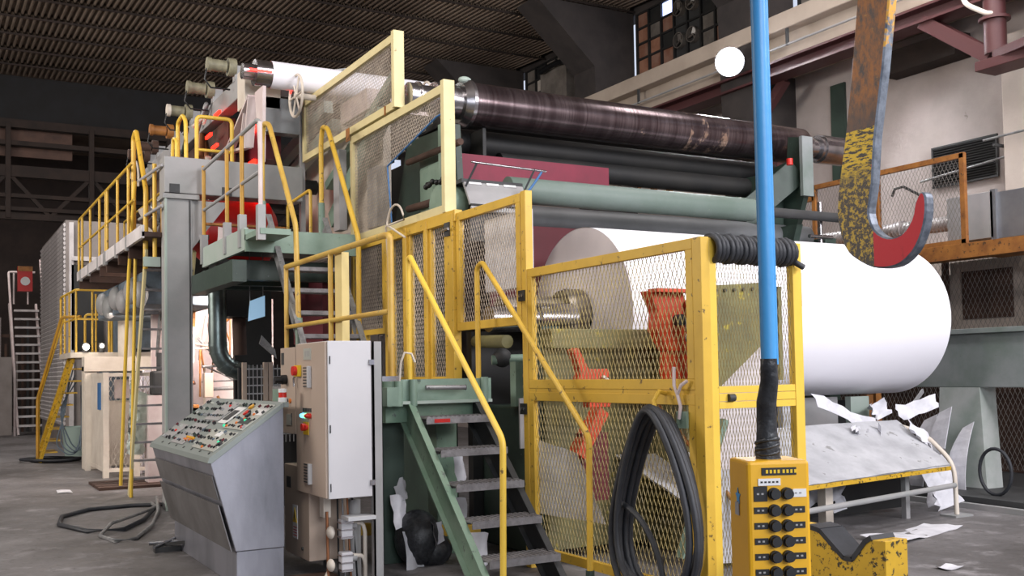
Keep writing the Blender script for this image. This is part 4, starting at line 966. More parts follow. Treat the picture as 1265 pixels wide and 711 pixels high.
MB().prism([(p[0], p[1]) for p in ((2.50, 3.6), (2.62, 3.6), (2.60, 4.6), (2.48, 4.6))], 'x', 3.10, 3.14).build('shank', 'steel', ho)

pdp = V((1.285, 1.345, 1.18)); az = math.radians(203)
nf = V((math.sin(az), math.cos(az), 0)); sd = V((-nf.y, nf.x, 0))       # front normal, side axis
if sd.dot(rt) < 0: sd = -sd
pe = thing('control_pendant', tuple(pdp), 'yellow crane control pendant with rows of black buttons, hanging in front', 'control pendant')
hw, hd, hh = .056, .050, .22
topz = 1.440; pc = V((1.291, 1.378, topz-hh))+sd*.011
MB().obox(pc, sd*hw, nf*hd, (0, 0, hh)).build('housing', 'pendant_yellow', pe, bevel=.006)
def on_front(u, z, w_, h, t, m_, name, **k): return MB().obox(pc+nf*(hd+t/2)+sd*u+V((0, 0, hh-z)), sd*w_/2, nf*t/2, (0, 0, h/2)).build(name, m_, pe, **k)
on_front(.0, .018, .062, .013, .002, 'black', 'name_strip')
for k in range(4): on_front(-.022+.007*k, .018, .004, .006, .0025, 'warn_yellow', 'printed_letter')
for k in range(4): on_front(.008+.007*k, .018, .004, .006, .0025, 'warn_yellow', 'printed_letter')
on_front(-.018, .036, .040, .012, .002, 'white', 'paper_label')
for k in range(5): on_front(-.032+.007*k, .036, .004, .003, .0025, 'dark', 'printed_letter')
bt = None
for k in range(14):
    z = .058+.0265*k if k else .056
    if z > .43: break
    for u in (-.011, .012):
        c = pc+nf*hd+sd*u+V((0, 0, hh-z))
        MB().tube(c, c+nf*.008, .0105, 16).tube(c+nf*.008, c+nf*.015, .0088, 16).build('push_button', 'black', pe)
    if k: on_front(-.034, z, .024, .011, .002, 'black', 'label_strip'); on_front(.034, z, .022, .011, .002, 'black', 'label_strip')
    else: on_front(-.034, z, .024, .026, .002, 'black', 'label_strip'); on_front(.036, z, .024, .014, .002, 'white', 'paper_label')
    for s_ in (-1, 1):
        for j in range(2): on_front(s_*.034-.005+.008*j, z, .004, .003, .0025, 'post_grey', 'printed_letter')
# blue star-shaped sticker on the left side
sp = pc-sd*(hw+.0015)+V((0, 0, hh-.065))
stv = []
for i in range(10):
    a = PI/2+i*PI/5; r_ = .013 if i % 2 == 0 else .006
    stv.append(sp+nf*math.cos(a)*r_+V((0, 0, math.sin(a)*r_*1.2)))
MB().add(stv+[v+sd*.001 for v in stv], [tuple(range(10))[::-1]]+[(i, (i+1) % 10, 10+(i+1) % 10, 10+i) for i in range(10)]).build('star_sticker', 'blue_cable', pe, label='blue star sticker')
MB().obox(sp+V((0, 0, -.022))+nf*(-.004), nf*.009, (0, 0, .011), sd*.0008).build('sticker', 'post_grey', pe, label='faded grey sticker')
ct = pc+V((0, 0, hh))
cc_ = V((1.281, 1.344, 1.607))
MB().path([ct+V((0, 0, -.002)), ct+V((-.001, 0, .05)), ct+V((-.004, -.004, .1)), cc_+V((0, 0, -.03)), cc_+V((0, 0, .01))], [.022, .018, .0175, .0155, .0145], 16).build('cable_boot', 'tape', pe)
for k in range(4):
    z = .004+.009*k
    MB().path([(ct.x+.02*math.cos(a)-.0004*k, ct.y+.02*math.sin(a), ct.z+z+.005*math.sin(a+k)) for a in [i*PI/6 for i in range(12)]], .0035, 5, closed=True).build('tape_turn', 'tape', pe)
MB().path([cc_, (1.272, 1.336, 1.9), (1.261, 1.326, 2.245), (1.245, 1.32, 2.8), (1.24, 1.32, 3.6)], .0135, 18).path([cc_+sd*.010, V((1.272, 1.336, 1.9))+sd*.010, V((1.261, 1.326, 2.245))+sd*.010, V((1.245, 1.32, 2.8))+sd*.01, V((1.24, 1.32, 3.6))+sd*.01], .0075, 10).build('pendant_cable', 'blue_cable', origin=(1.28, 1.34, 1.6), label='bright blue cable running straight up from the yellow control pendant', cat='cable')

cr = thing('roll_cradle', (4.62, 4.4, 0), 'low yellow V-shaped cradle block with black rubber lining, bottom right', 'cradle')
pf = [(4.75, 0), (4.75, .645), (4.52, .640), (4.44, .62), (4.26, .485), (4.20, .485), (4.10, .60), (4.06, .63), (3.96, .635), (3.96, 0)]
MB().prism(pf, 'x', 4.60, 4.78).build('block', 'yellow_worn', cr, bevel=.004)
ln = [(4.53, .645), (4.44, .632), (4.262, .497), (4.198, .497), (4.10, .612), (4.055, .64)]
q = MB()
for a, b in zip(ln, ln[1:]): q.bar((4.69, a[0], a[1]+.004), (4.69, b[0], b[1]+.004), .19, .028, (0, 0, 1))
q.build('rubber_lining', 'rubber', cr)
for k in range(18):
    MB().box(4.62+.022*(k % 6), 4.63+.022*(k % 6), 4.30+.07*(k//6), 4.31+.07*(k//6), .525+.052*(k//6), .54+.052*(k//6)).build('tread_stud', 'black', cr)

# ------------------------------------------------------------------ right side: table, green beam, gallery
tt = thing('roll_table', (7.5, 7.3, 0), 'tilting table covered by a dusty pale sheet, yellow worn edge, under the roll', 'table')
sheet('cover_sheet', [(5.3, 6.55, .53), (9.45, 7.25, .53), (9.45, 7.93, .98), (5.3, 7.93, .98)], 'scrap_dusty', tt, amp=.006, nx=24, ny=10, thick=.012, seed=3)
MB().bar((5.3, 6.55, .51), (9.45, 7.25, .51), .03, .04).build('front_edge', 'yellow_worn', tt)
MB().path(rounded([(9.45, 7.95, .95), (9.52, 7.6, .85), (9.52, 7.25, .55), (9.5, 7.22, .02)], .15), .025, 10).build('side_tube', 'ivory', tt)
MB().tube((5.3, 6.5, .30), (9.48, 7.22, .33), .028, 12).build('stretcher', 'post_grey', tt)
MB().box(9.38, 9.66, 7.14, 7.34, 0, .02).build('foot_plate', 'post_grey', tt)
MB().box(8.93, 8.99, 7.4, 7.46, 0, .5).build('leg', 'post_grey', tt); MB().box(7.55, 7.65, 7.2, 7.3, 0, .5).build('leg', 'ivory', tt)
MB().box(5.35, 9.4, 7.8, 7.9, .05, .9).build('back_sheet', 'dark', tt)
cu = MB().prism([(10.0, 4.5), (10.35, 9.6), (10.5, 13), (12.9, 13), (12.9, 4.5)], 'z', 0, .12).build('plinth', 'darkgrey', label='low dark kerbed plinth on the floor at far right', cat='plinth')
MB().bar((9.93, 4.5, .03), (10.28, 9.6, .03), .08, .06).build('kerb_angle', 'post_grey', label='grey steel angle strip along the foot of the dark plinth', cat='kerb')
gbm = thing('green_beam', (11, 8, 1.3), 'long dusty green steel beam crossing at right behind the roll', 'beam')
MB().box(11.0, 11.35, 5.4, 9.9, 1.33, 1.98).build('web', 'green_dusty', gbm, bevel=.01)
MB().box(10.92, 11.42, 5.4, 9.9, 1.98, 2.04).build('top_flange', 'green_dusty', gbm, bevel=.005)
for x in (10.9, 11.0): MB().bar((x, 9.1, 2.05), (x, 9.35, 2.42), .03, .05).build('guide_bar', 'green_light', gbm)
MB().prism([(7.93, 0.1), (8.62, 0.1), (8.55, 1.33), (7.99, 1.33)], 'x', 11.0, 11.3).build('column', 'column_pale', gbm)
for k, (y, zt, lean) in enumerate(((8.12, .82, .25), (8.38, 1.0, .2), (8.62, .9, .3))):
    q = MB(); vs = []; fs = []
    for sgn in (0, .012):
        for a in range(9):
            t = a/8; bw = .10+.05*math.sin(PI*t); xx = 10.72-.05*k+lean*t**1.5*.8-.06*math.sin(PI*t)
            vs += [(xx+sgn, y-bw+.03*math.sin(3*t+k), .1+zt*t), (xx+sgn, y+bw-.04*t, .1+(zt-.08)*t)]
    for a in range(8):
        fs += [(2*a, 2*a+2, 2*a+3, 2*a+1), (18+2*a, 18+2*a+1, 18+2*a+3, 18+2*a+2)]
        fs += [(2*a, 18+2*a, 18+2*a+2, 2*a+2), (2*a+1, 2*a+3, 18+2*a+3, 18+2*a+1)]
    q.add(vs, fs).build('paper_board', 'scrap', label=['curved pale board leaning on the pale column, nearest the black hose ring', 'curved pale board leaning in the middle of the three by the pale column', 'curved pale board leaning on the pale column, furthest left'][k], cat='board')
MB().path([(10.5, 7.46+.2*math.cos(a), .39+.26*math.sin(a)) for a in [i*PI/14 for i in range(28)]], .02, 8, closed=True).build('hose_ring', 'rubber', label='black hose ring standing upright below the green beam at right', cat='hose')
# frames, legs and hanging paper under the roll
uf = thing('reel_stand', (9, 8.3, 0), 'pale dusty uprights and plates under the paper roll', 'stand')
for x0, x1, y, m_ in ((7.9, 8.05, 8.1, 'scrap_dusty'), (8.55, 9.15, 8.5, 'post_grey'), (9.2, 9.5, 8.35, 'green_light'), (6.9, 7.8, 8.2, 'post_grey'), (6.3, 6.45, 8.1, 'ivory')):
    MB().box(x0, x1, y, y+.08, 0, 1.26).build('upright', m_, uf)
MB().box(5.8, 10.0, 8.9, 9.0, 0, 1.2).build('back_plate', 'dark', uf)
MB().box(10.2, 10.32, 9.0, 9.1, 0, 1.25).box(10.6, 10.7, 9.2, 9.3, 0, 1.3).build('rusty_post', 'rust', uf)
for i, (x, y, z, a, b) in enumerate(((8.2, 7.95, 1.15, .9, -.3), (8.9, 7.7, .85, .25, -.35), (9.6, 8.0, 1.0, .5, .12), (9.35, 7.6, .9, .12, -.3), (10.2, 8.3, .3, .2, .35), (7.4, 7.45, .1, .3, .3), (7.8, 7.5, .12, .25, .35), (9.3, 7.75, .40, .4, .12), (10.7, 7.0, .125, .12, .0))):
    sheet('torn_paper', [(x, y, z), (x+a, y-.1, z+b*.8), (x+a+.06, y, z+b*.8+.14), (x+.04, y+.1, z+.16)], 'scrap', amp=.03, nx=6, ny=4, seed=20+i,
          label=['long torn paper strip drooping from under the roll onto the table', 'torn white paper tongue hanging over the table sheet', 'crumpled grey paper flap beside the rusty posts', 'small torn white paper tongue near the table corner', 'upright torn paper by the green column foot', 'torn paper hanging below the table, nearest the yellow pendant', 'torn paper hanging below the middle of the table', 'torn paper under the right end of the table', 'white paper scrap on the floor by the dark plinth'][i], cat='paper')
for i, (x, y, z, a, b) in enumerate(((9.6, 7.5, .02, .35, .3), (9.8, 7.75, .02, .3, .5), (10.35, 8.05, .125, .3, .5), (8.1, 7.62, .1, .3, .35), (8.5, 7.7, .86, .3, .1), (9.2, 8.05, 1.0, .35, .2))):
    sheet('torn_paper', [(x, y, z), (x+a, y+.05, z+.05), (x+a*.8, y+.15, z+b), (x+.05, y+.1, z+b*.8)], 'scrap', amp=.045, nx=6, ny=6, seed=60+i,
          label=['crumpled white paper heap at the right foot of the table', 'crumpled paper standing between table and pale column', 'crumpled paper piled against the foot of the pale column', 'crumpled paper dangling behind the table stretcher', 'crumpled scrap on top of the table by the hanging strip', 'crumpled scrap at the back edge of the table'][i], cat='paper')
MB().bar((9.9, 8.2, 1.0), (10.5, 8.4, 1.3), .02, .05).build('strap', 'post_grey', label='thin grey strap rising beside the crumpled paper flap', cat='strap')
sheet('floor_paper', [(7.6, 6.35, .01), (8.9, 6.7, .01), (8.7, 7.0, .02), (7.5, 6.75, .02)], 'scrap', amp=.012, nx=8, ny=5, seed=33, label='flat torn white paper lying on the floor before the table', cat='paper')
sheet('floor_paper', [(6.9, 5.35, .008), (7.1, 5.35, .008), (7.08, 5.5, .012), (6.92, 5.48, .012)], 'scrap', amp=.005, nx=4, ny=3, seed=34, label='small white scrap on bare floor right of the yellow cradle', cat='paper')
# mesh fence and doors behind
fr = thing('mesh_partition', (13, 10, 0), 'brown mesh partition with framed doors below the gallery', 'partition')
for y in (6.2, 7.6, 8.6, 9.95, 11.3, 12.6): MB().box(12.98, 13.05, y-.04, y+.04, .1, 3.2).build('post', 'rustbrown', fr)
for z in (.15, 1.5, 3.15): MB().box(12.98, 13.05, 6.2, 12.6, z-.03, z+.03).build('rail', 'rustbrown', fr)
expanded('x', 12.97, 6.2, 12.6, .15, 3.15, .075, .075, 'grey_mesh', fr, sw=.008, name='mesh_infill')
MB().box(13.06, 13.10, 8.6, 9.9, 2.0, 3.1).build('door_leaf', 'concrete_light', fr)
MB().box(13.04, 13.06, 8.9, 9.7, 2.26, 2.95).build('door_mesh', 'rustbrown', fr)
MB().box(13.3, 13.35, 6.2, 12.6, .1, 1.5).build('back_panel', 'rustbrown', fr)
for y in (7.0, 7.3, 8.0, 8.3): MB().box(13.1, 13.2, y-.04, y+.04, .1, 1.4).build('rusty_post', 'rust', fr)
MB().box(13.1, 13.3, 7.1, 7.7, .1, 1.3).build('dark_cupboard', 'dark', fr)
gw = thing('gallery_walkway', (12.5, 10, 3.1), 'rusty ochre steel gallery along the grey wall with mesh balustrade', 'walkway')
MB().box(12.0, 12.9, 8.75, 13.5, 3.10, 3.16).build('floor_plate', 'rust', gw)
MB().box(11.97, 12.03, 6.0, 13.5, 3.02, 3.22).build('edge_beam', 'rust', gw, bevel=.004)
MB().box(12.0, 12.6, 6.0, 8.75, 3.04, 3.16).build('floor_plate', 'rust', gw)
for y in (8.86, 11.5): MB().box(11.98, 12.04, y-.035, y+.035, 3.2, 4.43).build('post', 'rust', gw)
MB().box(11.98, 12.04, 10.25, 10.33, 3.2, 5.3).build('post', 'rust', gw)
MB().box(11.98, 12.04, 8.83, 11.5, 4.37, 4.44).box(11.98, 12.04, 8.83, 13.0, 3.22, 3.28).build('rail', 'rust', gw)
MB().box(11.98, 12.04, 11.5, 13.0, 4.2, 4.35).build('rail', 'rust', gw)
expanded('x', 12.0, 8.9, 11.46, 3.28, 4.37, .06, .06, 'grey_mesh', gw, sw=.007)
expanded('x', 12.0, 11.54, 13.0, 3.28, 4.2, .06, .06, 'grey_mesh', gw, sw=.007)
MB().path([(12.1, 10.1, 4.05), (12.1, 10.05, 4.15), (12.1, 9.9, 4.16), (12.1, 9.6, 3.98), (12.1, 9.55, 3.9)], .02, 8).build('bent_cable', 'darkgrey', label='dark kinked cable end above the lagged pipe behind the balustrade', cat='cable')
ip = thing('lagged_pipe', (12.7, 10, 3.6), 'silver lagged pipe running along the wall behind the hook into a metal duct', 'pipe')
MB().tube((12.7, 12.2, 3.68), (12.7, 9.35, 3.62), .11, 20).build('pipe_run', 'insulation', ip)
for y in (9.3, 10.4, 11.2): MB().tube((12.7, y, 3.62+(y-9.35)*.02), (12.7, y+.12, 3.62+(y-9.3)*.02), .135, 20).build('joint_band', 'insulation', ip)
for x, y in ((12.4, 10.9), (12.35, 10.5)): sheet('rag', [(x, y, 3.25), (x+.1, y-.35, 3.25), (x+.12, y-.3, 3.5), (x, y, 3.45)], 'pinkwhite', amp=.05, nx=5, ny=5, seed=int(y*10), label='crumpled pale rag on the gallery floor, %s' % ('left of the hook tip' if y > 10.6 else 'right of its twin'), cat='rag')
db = thing('duct_box', (13, 8.6, 3.3), 'square galvanised duct box at the right edge above the gallery', 'duct')
MB().box(12.5, 13.4, 8.78, 9.5, 3.32, 3.95).build('duct_body', 'post_grey', db, bevel=.005)
MB().box(12.55, 13.4, 7.2, 8.78, 3.30, 3.93).build('duct_front', 'duct', db, bevel=.004)
MB().box(12.50, 12.56, 8.74, 8.82, 3.28, 3.97).build('flange', 'duct', db)
for y in (9.0, 8.6): MB().tube((13.0, y, 3.16), (13.0, y, 3.32), .03, 8).build('leg', 'galv', db)
MB().tube((13.85, 11.0, 4.55), (13.85, 8.9, 4.72), .02, 8).tube((13.5, 9.6, 4.9), (13.5, 7.2, 4.95), .018, 8).build('wall_cable', 'galv', label='thin grey conduit crossing the wall near the vent grille', cat='conduit')
MB().box(13.48, 13.99, 9.4, 9.44, 4.78, 4.82).build('conduit_clamp', 'darkgrey', label='dark clamp block beneath the vent grille corner', cat='clamp')
el = thing('electric_motor', (7.9, 10.5, 3.9), 'small grey electric motor with fan cover under the worn roll, far side', 'motor')
MB().lathe([(0, .001), (0, .12), (.3, .12), (.3, .15), (.42, .15), (.42, .001)], (7.85, 10.75, 4.02), (-.5, -.86, 0), 24).build('motor_body', 'ivory', el)
MB().box(7.5, 8.6, 10.8, 10.85, 3.8, 4.15).build('mount_plate', 'ivory', el)
for k in range(5): MB().box(7.5+.26*k, 7.55+.26*k, 10.72, 10.8, 3.8, 4.15).build('rib', 'rust', el)

# ------------------------------------------------------------------ upper machine: white web roll, dryer arm, motors
uw = thing('web_roll', (5, 12.5, 5.2), 'white paper web wrapped round a glossy black roll high at the back', 'paper roll')
MB().lathe([(0, .17), (2.9, .17)], (3.72, 12.6, 5.40), (1, 0, 0), 40).build('paper_web', 'paper', uw)
MB().lathe([(-.35, .001), (-.35, .1), (-.2, .1), (-.2, .165), (0, .165)], (3.72, 12.6, 5.40), (1, 0, 0), 32).build('roll_end', 'chrome', uw)
sheet('web', [(3.8, 12.8, 5.56), (6.6, 12.8, 5.56), (6.6, 13.9, 5.50), (3.8, 13.9, 5.50)], 'paper', uw, amp=.002)
for x, y, R in ((5.55, 11.9, .17), (5.1, 12.1, .14)):
    MB().path([(x, y+R*math.cos(a), 5.15+R*1.2*math.sin(a)) for a in [i*PI/12 for i in range(24)]], .016, 6, closed=True).build('ring', 'ivory', uw)
hwv = thing('handwheel', (4.0, 12.4, 4.85), 'cream spoked handwheel on the upper machine frame', 'handwheel')
MB().path([(4.0, 12.42+.26*math.cos(a), 5.12+.26*math.sin(a)) for a in [i*PI/16 for i in range(32)]], .018, 8, closed=True).build('rim', 'ivory', hwv)
for k in range(6):
    a = k*PI/3; MB().tube((4.0, 12.42, 5.12), (4.0, 12.42+.26*math.cos(a), 5.12+.26*math.sin(a)), .012, 8).build('spoke', 'ivory', hwv)
MB().tube((3.98, 12.42, 5.12), (4.25, 12.42, 5.12), .04, 12).build('hub', 'ivory', hwv)
uf2 = thing('upper_machine_frame', (4.6, 13, 3.3), 'pale green sloping side frames of the upper machine behind the guards', 'machine frame')
MB().bar((4.45, 15.4, 4.55), (4.45, 12.5, 5.05), .12, .16).bar((4.45, 15.4, 4.2), (4.45, 12.2, 4.75), .12, .16).build('side_beam', 'green_light', uf2)
MB().bar((4.55, 12.6, 3.6), (4.55, 10.9, 4.6), .12, .22).bar((4.6, 12.9, 4.1), (4.6, 10.6, 5.0), .12, .1).build('side_beam', 'green', uf2)
MB().box(4.7, 4.8, 11.3, 14.5, 3.2, 4.9).build('cover_plate', 'ivory', uf2)
MB().box(4.5, 6.4, 11.3, 12.2, 4.75, 5.0).build('top_cover', 'pinkwhite', uf2)
MB().box(4.45, 4.5, 11.6, 14.2, 3.3, 3.34).box(4.4, 4.5, 12.0, 12.2, 3.4, 4.4).box(4.45, 4.6, 10.9, 11.2, 3.3, 4.0).build('fitting', 'post_grey', uf2)
MB().box(3.75, 4.2, 12.9, 13.1, 4.75, 5.2).build('grey_cover', 'tube_grey', uf2)
MB().bar((4.0, 12.9, 5.5), (4.8, 12.6, 5.62), .02, .02).path([(4.0, 12.9, 5.5), (3.9, 12.95, 5.5), (3.88, 12.95, 5.62), (4.0, 12.9, 5.65), (4.02, 12.9, 5.5)], .01, 6).build('loop_rod', 'galv', uf2)
da = thing('dryer_hood_arm', (3.6, 16.3, 5.2), 'long grey-green beam with a row of valve motors above the red heaters', 'machine beam')
MB().box(3.5, 3.68, 13.05, 20, 5.25, 5.52).build('beam', 'post_grey', da, bevel=.01)
MB().box(3.48, 3.95, 12.9, 13.25, 5.05, 5.55).build('end_box', 'ivory', da, bevel=.01)
for k, y in enumerate((13.5, 14.7, 16.1, 17.5, 18.8, 19.6)):
    mo = thing('valve_motor', (3.45, y, 5.52), ['first and highest valve motor on the beam, by the black roll end', 'second valve motor along the beam', 'third valve motor along the beam, pale end cap', 'fourth valve motor along the beam, brown', 'fifth valve motor along the beam', 'last valve motor at the far left end of the beam'][k], 'motor', 'valve motors on the beam')
    m_ = ('olive_grey', 'olive_grey', 'olive_grey', 'rust', 'rustbrown', 'rustbrown')[k]
    MB().tube((3.2, y, 5.7), (3.4, y, 5.7), .08, 18).build('motor_body', m_, mo)
    MB().tube((3.15, y, 5.7), (3.2, y, 5.7), .095, 18).build('end_cap', 'ivory' if k == 2 else m_, mo)
    MB().tube((3.42, y, 5.7), (3.52, y, 5.7), .12, 18).build('flange', m_, mo)
    MB().box(3.5, 3.64, y-.06, y+.06, 5.5, 5.72).build('foot', 'post_grey', mo)
    MB().path([(3.15, y, 5.65), (3.12, y, 5.5), (3.2, y, 5.4), (3.45, y, 5.4)], .012, 6).build('cable', 'black', mo)
ih = thing('infrared_heater', (3.9, 13.8, 4.3), 'dark framed dryer bank with glowing red heater strips', 'heater')
MB().box(3.9, 4.1, 13.4, 18, 4.5, 5.3).build('side_plate', 'dark_red', ih)
for (y, z) in ((13.9, 5.0), (14.0, 4.55), (13.6, 4.1), (14.8, 4.65), (15.6, 4.8)):
    MB().box(3.85, 3.895, y-.16, y+.16, z-.04, z+.03).build('heater_strip', 'red_glow', ih)
for (y, z) in ((14.05, 5.2), (14.55, 5.0), (14.2, 4.78)):
    MB().box(3.40, 3.43, y-.15, y+.15, z-.02, z+.02).build('heater_strip', 'red_glow', ih)
MB().box(3.99, 4.0, 12.6, 12.65, 5.2, 5.24).box(3.42, 3.7, 12.43, 12.45, 5.37, 5.40).build('heater_strip', 'red_glow', ih)
for k in range(12):
    y = 13.6+.5*k
    MB().tube((3.75, y, 4.2+.25*(k % 3)), (4.65, y, 4.2+.25*(k % 3)), .1, 14).build('dryer_roller', ('dark', 'chrome', 'darkgrey')[k % 3], ih)
wa = thing('pivot_arm', (3.5, 13.2, 4.5), 'pinkish white cut-out pivot arm before the red heaters', 'lever')
MB().bar((3.5, 12.6, 5.1), (3.5, 13.8, 4.62), .03, .12, (1, 0, 0)).bar((3.5, 12.6, 5.1), (3.5, 12.8, 4.5), .03, .12, (1, 0, 0)).bar((3.5, 13.8, 4.62), (3.5, 12.8, 4.5), .03, .08, (1, 0, 0)).bar((3.5, 12.9, 4.95), (3.5, 13.1, 4.55), .03, .08, (1, 0, 0)).build('arm_plate', 'pinkwhite', wa)
MB().prism([(12.15, 5.12), (12.5, 5.12), (12.35, 4.2), (12.2, 4.2)], 'x', 3.5, 3.54).build('arm_leg', 'pinkwhite', wa)
yg = thing('hoop_gate', (2.95, 13.9, 4.5), 'bright yellow hoop gates on top of the grey box beam', 'railing')
handrail(yg, [(2.97, 13.3, 4.33), (2.97, 13.3, 4.95), (3.42, 13.3, 4.95), (3.42, 13.3, 4.33)], .026, 'yellow_bright', 'hoop')
MB().tube((2.97, 13.3, 4.52), (3.42, 13.3, 4.52), .02, 10).build('cross_rail', 'yellow_bright', yg)
handrail(yg, [(2.86, 13.4, 4.3), (2.86, 13.42, 4.9), (2.86, 13.6, 5.02), (2.86, 13.9, 4.98), (2.86, 13.9, 4.3)], .026, 'yellow_bright', 'hoop')
handrail(yg, [(2.72, 13.3, 4.3), (2.72, 13.3, 4.62), (2.72, 13.5, 4.68), (2.72, 13.6, 4.3)], .022, 'yellow_bright', 'hoop')

# ------------------------------------------------------------------ left: catwalk, ladder stair, landing, hall, stairs far away
cw = thing('catwalk', (2.6, 16.5, 3.4), 'high grey catwalk with yellow railing running into the distance at left', 'walkway')
MB().box(2.28, 3.1, 13.2, 19.5, 3.36, 3.42).build('floor_grating', 'rustbrown', cw)
MB().box(2.27, 2.31, 13.2, 19.5, 3.34, 3.50).build('side_plate', 'siding', cw)
for y in (19.35, 18.0, 16.9, 16.2, 15.1, 14.25): MB().box(2.3, 3.1, y, y+.08, 3.2, 3.36).build('joist', 'rustbrown', cw)
handrail(cw, [(2.3, 19.45, 3.4), (2.3, 19.45, 4.42), (2.3, 14.0, 4.42)], .022, 'yellow', 'top_rail')
MB().tube((2.3, 19.4, 3.92), (2.3, 13.9, 3.92), .018, 8).build('mid_rail', 'yellow', cw)
for y in (19.0, 18.0, 16.95, 16.3, 16.15, 15.2, 14.3):
    MB().tube((2.3, y, 3.4), (2.3, y, 4.42), .02, 10).build('post', 'yellow', cw); MB().box(2.26, 2.30, y-.04, y+.04, 3.3, 3.5).build('socket', 'post_grey', cw)
handrail(cw, [(3.05, 19.4, 3.4), (3.05, 19.4, 4.42), (3.05, 14.0, 4.42)], .018, 'yellow', 'top_rail')
for y in (18.4, 17.2, 16.0, 15.0): MB().tube((3.05, y, 3.4), (3.05, y, 4.42), .016, 8).build('post', 'rail_end', cw)
ls = thing('ladder_stair', (2.6, 14.3, 0), 'steep yellow ladder stair with long handrails left of the grey portal post', 'stair')
for x in (2.40, 3.0): MB().bar((x, 14.9, 0), (x, 13.6, 3.25), .03, .11, (0, 1, .4)).build('stringer', 'yellow_pale', ls)
for k in range(12): MB().box(2.41, 2.99, 14.8-.1*k-.07, 14.8-.1*k+.07, .235+.25*k, .26+.25*k).build('tread', 'tread', ls)
handrail(ls, [(2.35, 15.3, .12), (2.35, 14.6, 3.0), (2.35, 14.1, 4.2)], .024, 'yellow_bright')
handrail(ls, [(2.40, 14.5, 3.5), (2.40, 14.5, 4.86), (2.40, 14.3, 4.92), (2.40, 13.6, 4.0), (2.40, 13.65, 3.0)], .032, 'yellow')
MB().tube((2.40, 14.75, .0), (2.40, 14.35, 3.5), .022, 10).build('handrail', 'yellow_bright', ls)
cg = thing('guard_rail', (2.45, 13.3, 3.3), 'short grey railing between ladder stair and portal post', 'railing')
MB().tube((2.46, 13.35, 3.1), (2.46, 13.35, 4.3), .026, 10).build('post', 'yellow', cg)
for z in (4.22, 3.72): MB().tube((2.36, 13.85, z-.06), (2.48, 12.98, z), .02, 10).build('rail', 'post_grey', cg)
MB().box(2.32, 2.52, 13.3, 13.36, 3.0, 3.12).build('deck_edge', 'green_light', cg)

# landing with stair going away
lg = thing('low_landing', (2.9, 20.8, 2.0), 'pale landing with yellow railings above the cream machine portal', 'landing')
MB().box(2.3, 4.2, 20.7, 22.6, 2.02, 2.12).build('deck_plate', 'ivory', lg)
for pts_ in ([(2.32, 22.5, 2.1), (2.32, 22.5, 3.27), (2.41, 20.8, 3.30), (2.99, 20.8, 3.30), (2.99, 20.8, 2.1)], [(2.99, 20.8, 3.3), (3.37, 20.8, 3.28), (3.37, 20.8, 2.1)], [(2.7, 21.9, 2.1), (2.7, 21.9, 2.9), (3.2, 21.9, 2.9), (3.2, 21.9, 2.1)]):
    handrail(lg, pts_, .024, 'yellow', 'top_rail')
handrail(lg, [(2.32, 22.5, 2.75), (2.41, 20.8, 2.75), (3.37, 20.8, 2.74)], .019, 'yellow', 'mid_rail')
for x, y in ((2.34, 22.0), (2.37, 21.5), (2.41, 20.8), (2.7, 20.85), (2.85, 21.5), (3.1, 21.5), (3.2, 20.8)): MB().tube((x, y, 2.1), (x, y, 3.28), .02, 8).build('post', 'yellow', lg)
s4 = thing('steel_stair', (2.1, 21.8, 0), 'steep yellow steel stair coming down from the low landing at far left', 'stair')
for y in (21.1, 21.8): MB().bar((1.9, y+.9, .05), (2.42, y, 2.1), .05, .18, (0, 1, 0)).build('stringer', 'yellow_worn', s4)
for k in range(8): MB().box(1.93+.06*k, 2.2+.06*k, 21.9-.1*k, 22.6-.1*k, .22+.23*k-.03, .22+.23*k).build('tread', 'yellow', s4)
handrail(s4, [(1.86, 22.1, .1), (1.86, 22.1, 1.25), (2.2, 21.2, 2.8), (2.5, 20.9, 2.8)], .03, 'rail_end')
handrail(s4, [(1.95, 22.9, .1), (1.95, 22.9, 1.2), (2.35, 22.1, 2.9)], .024, 'yellow')
# cream base, mesh cage
cm = thing('cream_portal', (3, 19.8, 0), 'cream painted machine portal with legs and covers under the low landing', 'machine')
MB().box(2.42, 2.64, 19.8, 20.1, 0, 1.85).build('leg', 'ivory', cm, bevel=.01)
MB().box(2.42, 4.0, 19.75, 20.1, 1.75, 2.02).build('cross_beam', 'ivory', cm, bevel=.01)
MB().box(2.8, 3.5, 20.3, 20.9, .0, 1.2).build('cover', 'ivory', cm, bevel=.01)
MB().box(3.0, 3.4, 20.2, 20.3, 1.25, 1.6).build('cover', 'pinkwhite', cm, bevel=.01)
MB().tube((3.25, 20.4, 2.0), (3.25, 20.4, 3.2), .16, 18).build('cream_column', 'ivory', cm)
mo_ = thing('pump_motor', (3.1, 16.4, 1.35), 'dark grey pump motor behind the treads of the ladder stair', 'motor')
MB().box(2.97, 3.25, 16.3, 16.6, 1.35, 1.72).build('motor_body', 'darkgrey', mo_, bevel=.03)
MB().tube((3.1, 16.45, 1.72), (3.1, 16.45, 2.0), .05, 10).build('motor_shaft', 'darkgrey', mo_)
MB().box(2.9, 3.3, 16.3, 16.6, 0, 1.35).build('pedestal', 'pinkwhite', mo_)
cg2 = thing('mesh_cage', (2.9, 17.9, 0), 'low cream wire mesh cage on the floor behind the ladder stair', 'cage')
for x, y in ((2.52, 17.9), (2.46, 19.6), (3.0, 17.9), (3.45, 17.9)): MB().box(x-.045, x+.045, y-.045, y+.045, 0, 1.72).build('post', 'ivory', cg2)
for z in (.12, 1.68): MB().box(2.50, 2.54, 17.9, 19.6, z-.03, z+.03).box(2.52, 3.45, 17.88, 17.92, z-.03, z+.03).build('rail', 'ivory', cg2)
expanded('y', 17.9, 2.56, 3.41, .15, 1.65, .08, .08, 'ivory', cg2, sw=.012)
